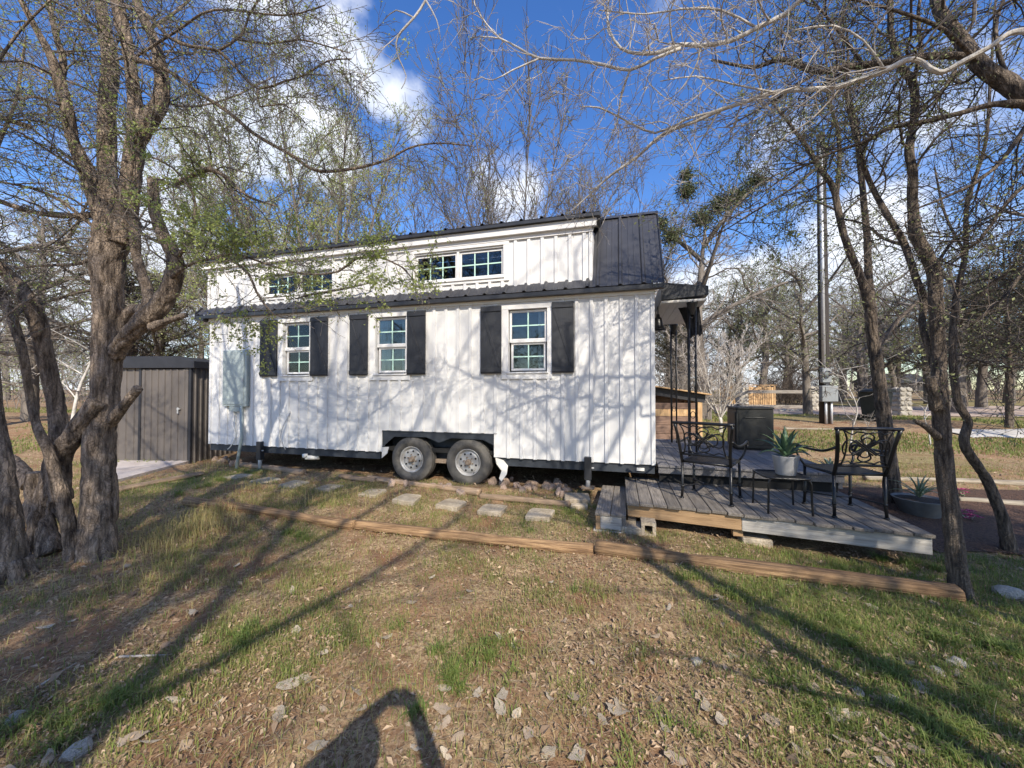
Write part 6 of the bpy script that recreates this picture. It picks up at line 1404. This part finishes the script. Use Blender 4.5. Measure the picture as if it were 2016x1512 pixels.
def dry_leaf_mesh(seed):
    rs = np.random.RandomState(seed); n = 14; th = np.arange(n) * 2 * math.pi / n; r = (1 + rs.uniform(-.22, .2, n)) * np.where(np.arange(n) % 4 == 0, 1.12, .92); x = r * np.cos(th) * 1.25; y = r * np.sin(th) * .8
    ring = lambda k, hgt: np.stack([x * k, y * k, hgt * (.25 * x * x * k * k - .18 * y * y * k * k + rs.uniform(-.05, .05, n))], -1)
    V = np.concatenate([ring(1, 1.), ring(.55, 1.), [[0, 0, .03]]]); q = [[i, (i + 1) % n, n + (i + 1) % n, n + i] for i in range(n)]; t = [[n + i, n + (i + 1) % n, 2 * n] for i in range(n)]
    return mesh_np('dry_leaf', V, q, t, smooth=True)


DL = [dry_leaf_mesh(k) for k in range(8)]
for me in DL[:5]: me.materials.append(M_leafp)
for me in DL[5:]: me.materials.append(M_leaft)
HERO = [(571, 1352, .075, 0, 'large pale grey jagged leaf left of the photographer shadow, biggest on the lawn'), (548, 1416, .055, 1, 'grey oval leaf just below the biggest jagged leaf'), (583, 1246, .05, 2, 'bluish white leaf beside the left shade band'), (636, 1290, .042, 3, 'crumpled whitish leaf left of a green tuft'), (381, 1210, .045, 4, 'grey leaf lying in tree shade below the elm'), (388, 1262, .040, 5, 'small pale leaf under the grey one in tree shade'),
        (465, 1117, .04, 1, 'pale leaf on bare soil behind the elm shadow'), (250, 1118, .045, 7, 'pinkish tan leaf near the foot of the elm'), (270, 1455, .06, 6, 'curled tan leaf in dark grass at the bottom left'), (625, 1475, .05, 2, 'upright pale leaf at the edge of the photographer shadow'), (990, 1375, .05, 3, 'creamy leaf upper one of a pair right of the green tufts'), (985, 1400, .052, 0, 'pale leaf lower one of a pair right of the green tufts'), (940, 1372, .042, 4, 'white leaf left of the creamy pair'), (870, 1402, .055, 5, 'wide pale leaf by the right arm of the photographer shadow'),
        (1130, 1378, .045, 7, 'tan curled leaf right of the creamy pair'), (1212, 1405, .06, 2, 'long pale leaf in sun at the lower middle'), (1310, 1440, .04, 1, 'white crumpled leaf near the bottom middle right'), (1138, 1495, .065, 3, 'large pale leaf cut by the bottom edge'), (1040, 1452, .045, 5, 'folded cream leaf near the bottom middle'), (1648, 1415, .065, 4, 'long smooth pale leaf in sun at the lower right'), (1600, 1362, .055, 6, 'pointed tan leaf in litter right of the narrow shadow'), (1390, 1397, .045, 0, 'bright pale leaf, upper one at the lower middle right'), (1420, 1425, .05, 2, 'greyish pair of curled leaves below the bright one'), (1520, 1425, .05, 7, 'striped brownish leaf between two pale leaves'), (1690, 1370, .05, 1, 'pale leaf beside grass at the lower right'), (1785, 1308, .05, 3, 'whitish leaf in thick grass at the right'), (1330, 1500, .055, 5, 'grey leaf at the bottom edge right of the middle'), (1810, 1360, .06, 4, 'flat pale leaf in a dark shadow at the lower right'), (810, 1190, .045, 6, 'tan folded leaf pile in the sunny middle lawn'), (925, 1168, .036, 0, 'small pale leaf in the middle of the sunny lawn'), (850, 1140, .036, 1, 'pale leaf on the sunny lawn below the middle timber'), (690, 1198, .035, 2, 'narrow pale leaf left of the sunny lawn middle'), (1085, 1150, .03, 3, 'small white leaf below the timber joint'), (1255, 1285, .02, 6, 'tiny tan leaf on bare reddish soil')]
rs = np.random.RandomState(220)
for px, py, s, k, lb_ in HERO:
    x, y, z = GP(px, py); o = link('dry_leaf', DL[k], None, None, (x, y, z + .018), (rs.normal(0, .11), rs.normal(0, .11), rs.uniform(0, 6.28))); o.scale = (s * .68, s * .68, s * rs.uniform(.15, .42)); tag(o, lb_, 'leaf', 'larger dry leaves on the lawn')
for k in range(80):
    px = rs.uniform(20, 2000); py = 1130 + 380 * rs.rand() ** .7; x, y, z = GP(px, py); s = rs.uniform(.016, .036); o = link('dry_leaf', DL[rs.randint(8)], None, None, (x, y, z + .015), (rs.normal(0, .3), rs.normal(0, .3), rs.uniform(0, 6.28))); o.scale = (s, s * rs.uniform(.6, 1), s * rs.uniform(.3, 1.)); tag(o, 'small pale dry leaf lying among litter on the lawn', 'leaf', 'small dry leaves on the lawn')


# ------------------------------------------------------------------ the photographer, whose shadow falls into the view
def photographer():
    root = empty('person', (-.14, -.36, float(ground_z(-.14, -.36))), 0, 'photographer standing with both arms raised holding a phone', 'person')
    J = dict(pel=(0, 0, .93, .15, .11), wai=(0, .0, 1.08, .14, .10), che=(0, 0, 1.30, .17, .115), nec=(.01, .02, 1.45, .06, .06), hd0=(.02, .05, 1.51, .07, .08), hd1=(.03, .06, 1.58, .08, .095), hd2=(.03, .06, 1.65, .055, .065),
             lsh=(-.19, 0, 1.40, .065, .065), lel=(-.25, .14, 1.36, .048, .048), lwr=(.055, .31, 1.585, .036, .033), rsh=(.19, 0, 1.40, .065, .065), rel=(.37, .12, 1.36, .048, .048), rwr=(.21, .31, 1.585, .036, .033),
             lhi=(-.10, 0, .88, .09, .09), lkn=(-.11, .02, .48, .062, .062), lan=(-.12, -.02, .08, .042, .045), lto=(-.13, .15, .035, .045, .03), rhi=(.10, 0, .88, .09, .09), rkn=(.11, .02, .48, .062, .062), ran=(.12, -.02, .08, .042, .045), rto=(.13, .15, .035, .045, .03))
    for s, wn in ((1, 'lwr'), (-1, 'rwr')):
        w = J[wn]
        for i, (dx, dz) in enumerate([(.0, .05), (.012, .03), (.012, .005), (.008, -.02)]):
            J[f'{wn}f{i}a'] = (w[0] + s * (.035 + dx * .5), w[1] + .035, w[2] + dz * .8, .010, .010); J[f'{wn}f{i}b'] = (w[0] + s * (.075 + dx), w[1] + .03, w[2] + dz, .008, .008)
        J[f'{wn}t'] = (w[0] + s * .03, w[1] - .01, w[2] + .05, .011, .011)
    K = list(J); E_ = [('pel', 'wai'), ('wai', 'che'), ('che', 'nec'), ('nec', 'hd0'), ('hd0', 'hd1'), ('hd1', 'hd2'), ('che', 'lsh'), ('lsh', 'lel'), ('lel', 'lwr'), ('che', 'rsh'), ('rsh', 'rel'), ('rel', 'rwr'), ('pel', 'lhi'), ('lhi', 'lkn'), ('lkn', 'lan'), ('lan', 'lto'), ('pel', 'rhi'), ('rhi', 'rkn'), ('rkn', 'ran'), ('ran', 'rto')]
    for wn in ('lwr', 'rwr'):
        for i in range(4): E_ += [(wn, f'{wn}f{i}a'), (f'{wn}f{i}a', f'{wn}f{i}b')]
        E_ += [(wn, f'{wn}t')]
    me = bpy.data.meshes.new('body'); me.from_pydata([J[k][:3] for k in K], [(K.index(a), K.index(b)) for a, b in E_], []); o = link('body', me, M_shirt, root)
    o.modifiers.new('skin', 'SKIN'); sv = me.skin_vertices[0].data
    for i, k in enumerate(K): sv[i].radius = J[k][3:]; sv[i].use_root = (k == 'pel')
    s = o.modifiers.new('sub', 'SUBSURF'); s.levels = s.render_levels = 2
    lathe('hair', [(.0001, .125), (.06, .11), (.095, .06), (.102, 0), (.095, -.04)], M_hair, root, 18, (.03, .04, 1.585))
    ph = box('phone', (.005 - .078, -.004, -.039), (.005 + .078, .004, .039), M_black, None, .003, (-.0, -.032, EYE + .03)); tag(ph, 'dark phone held sideways in both raised hands', 'phone')


photographer()
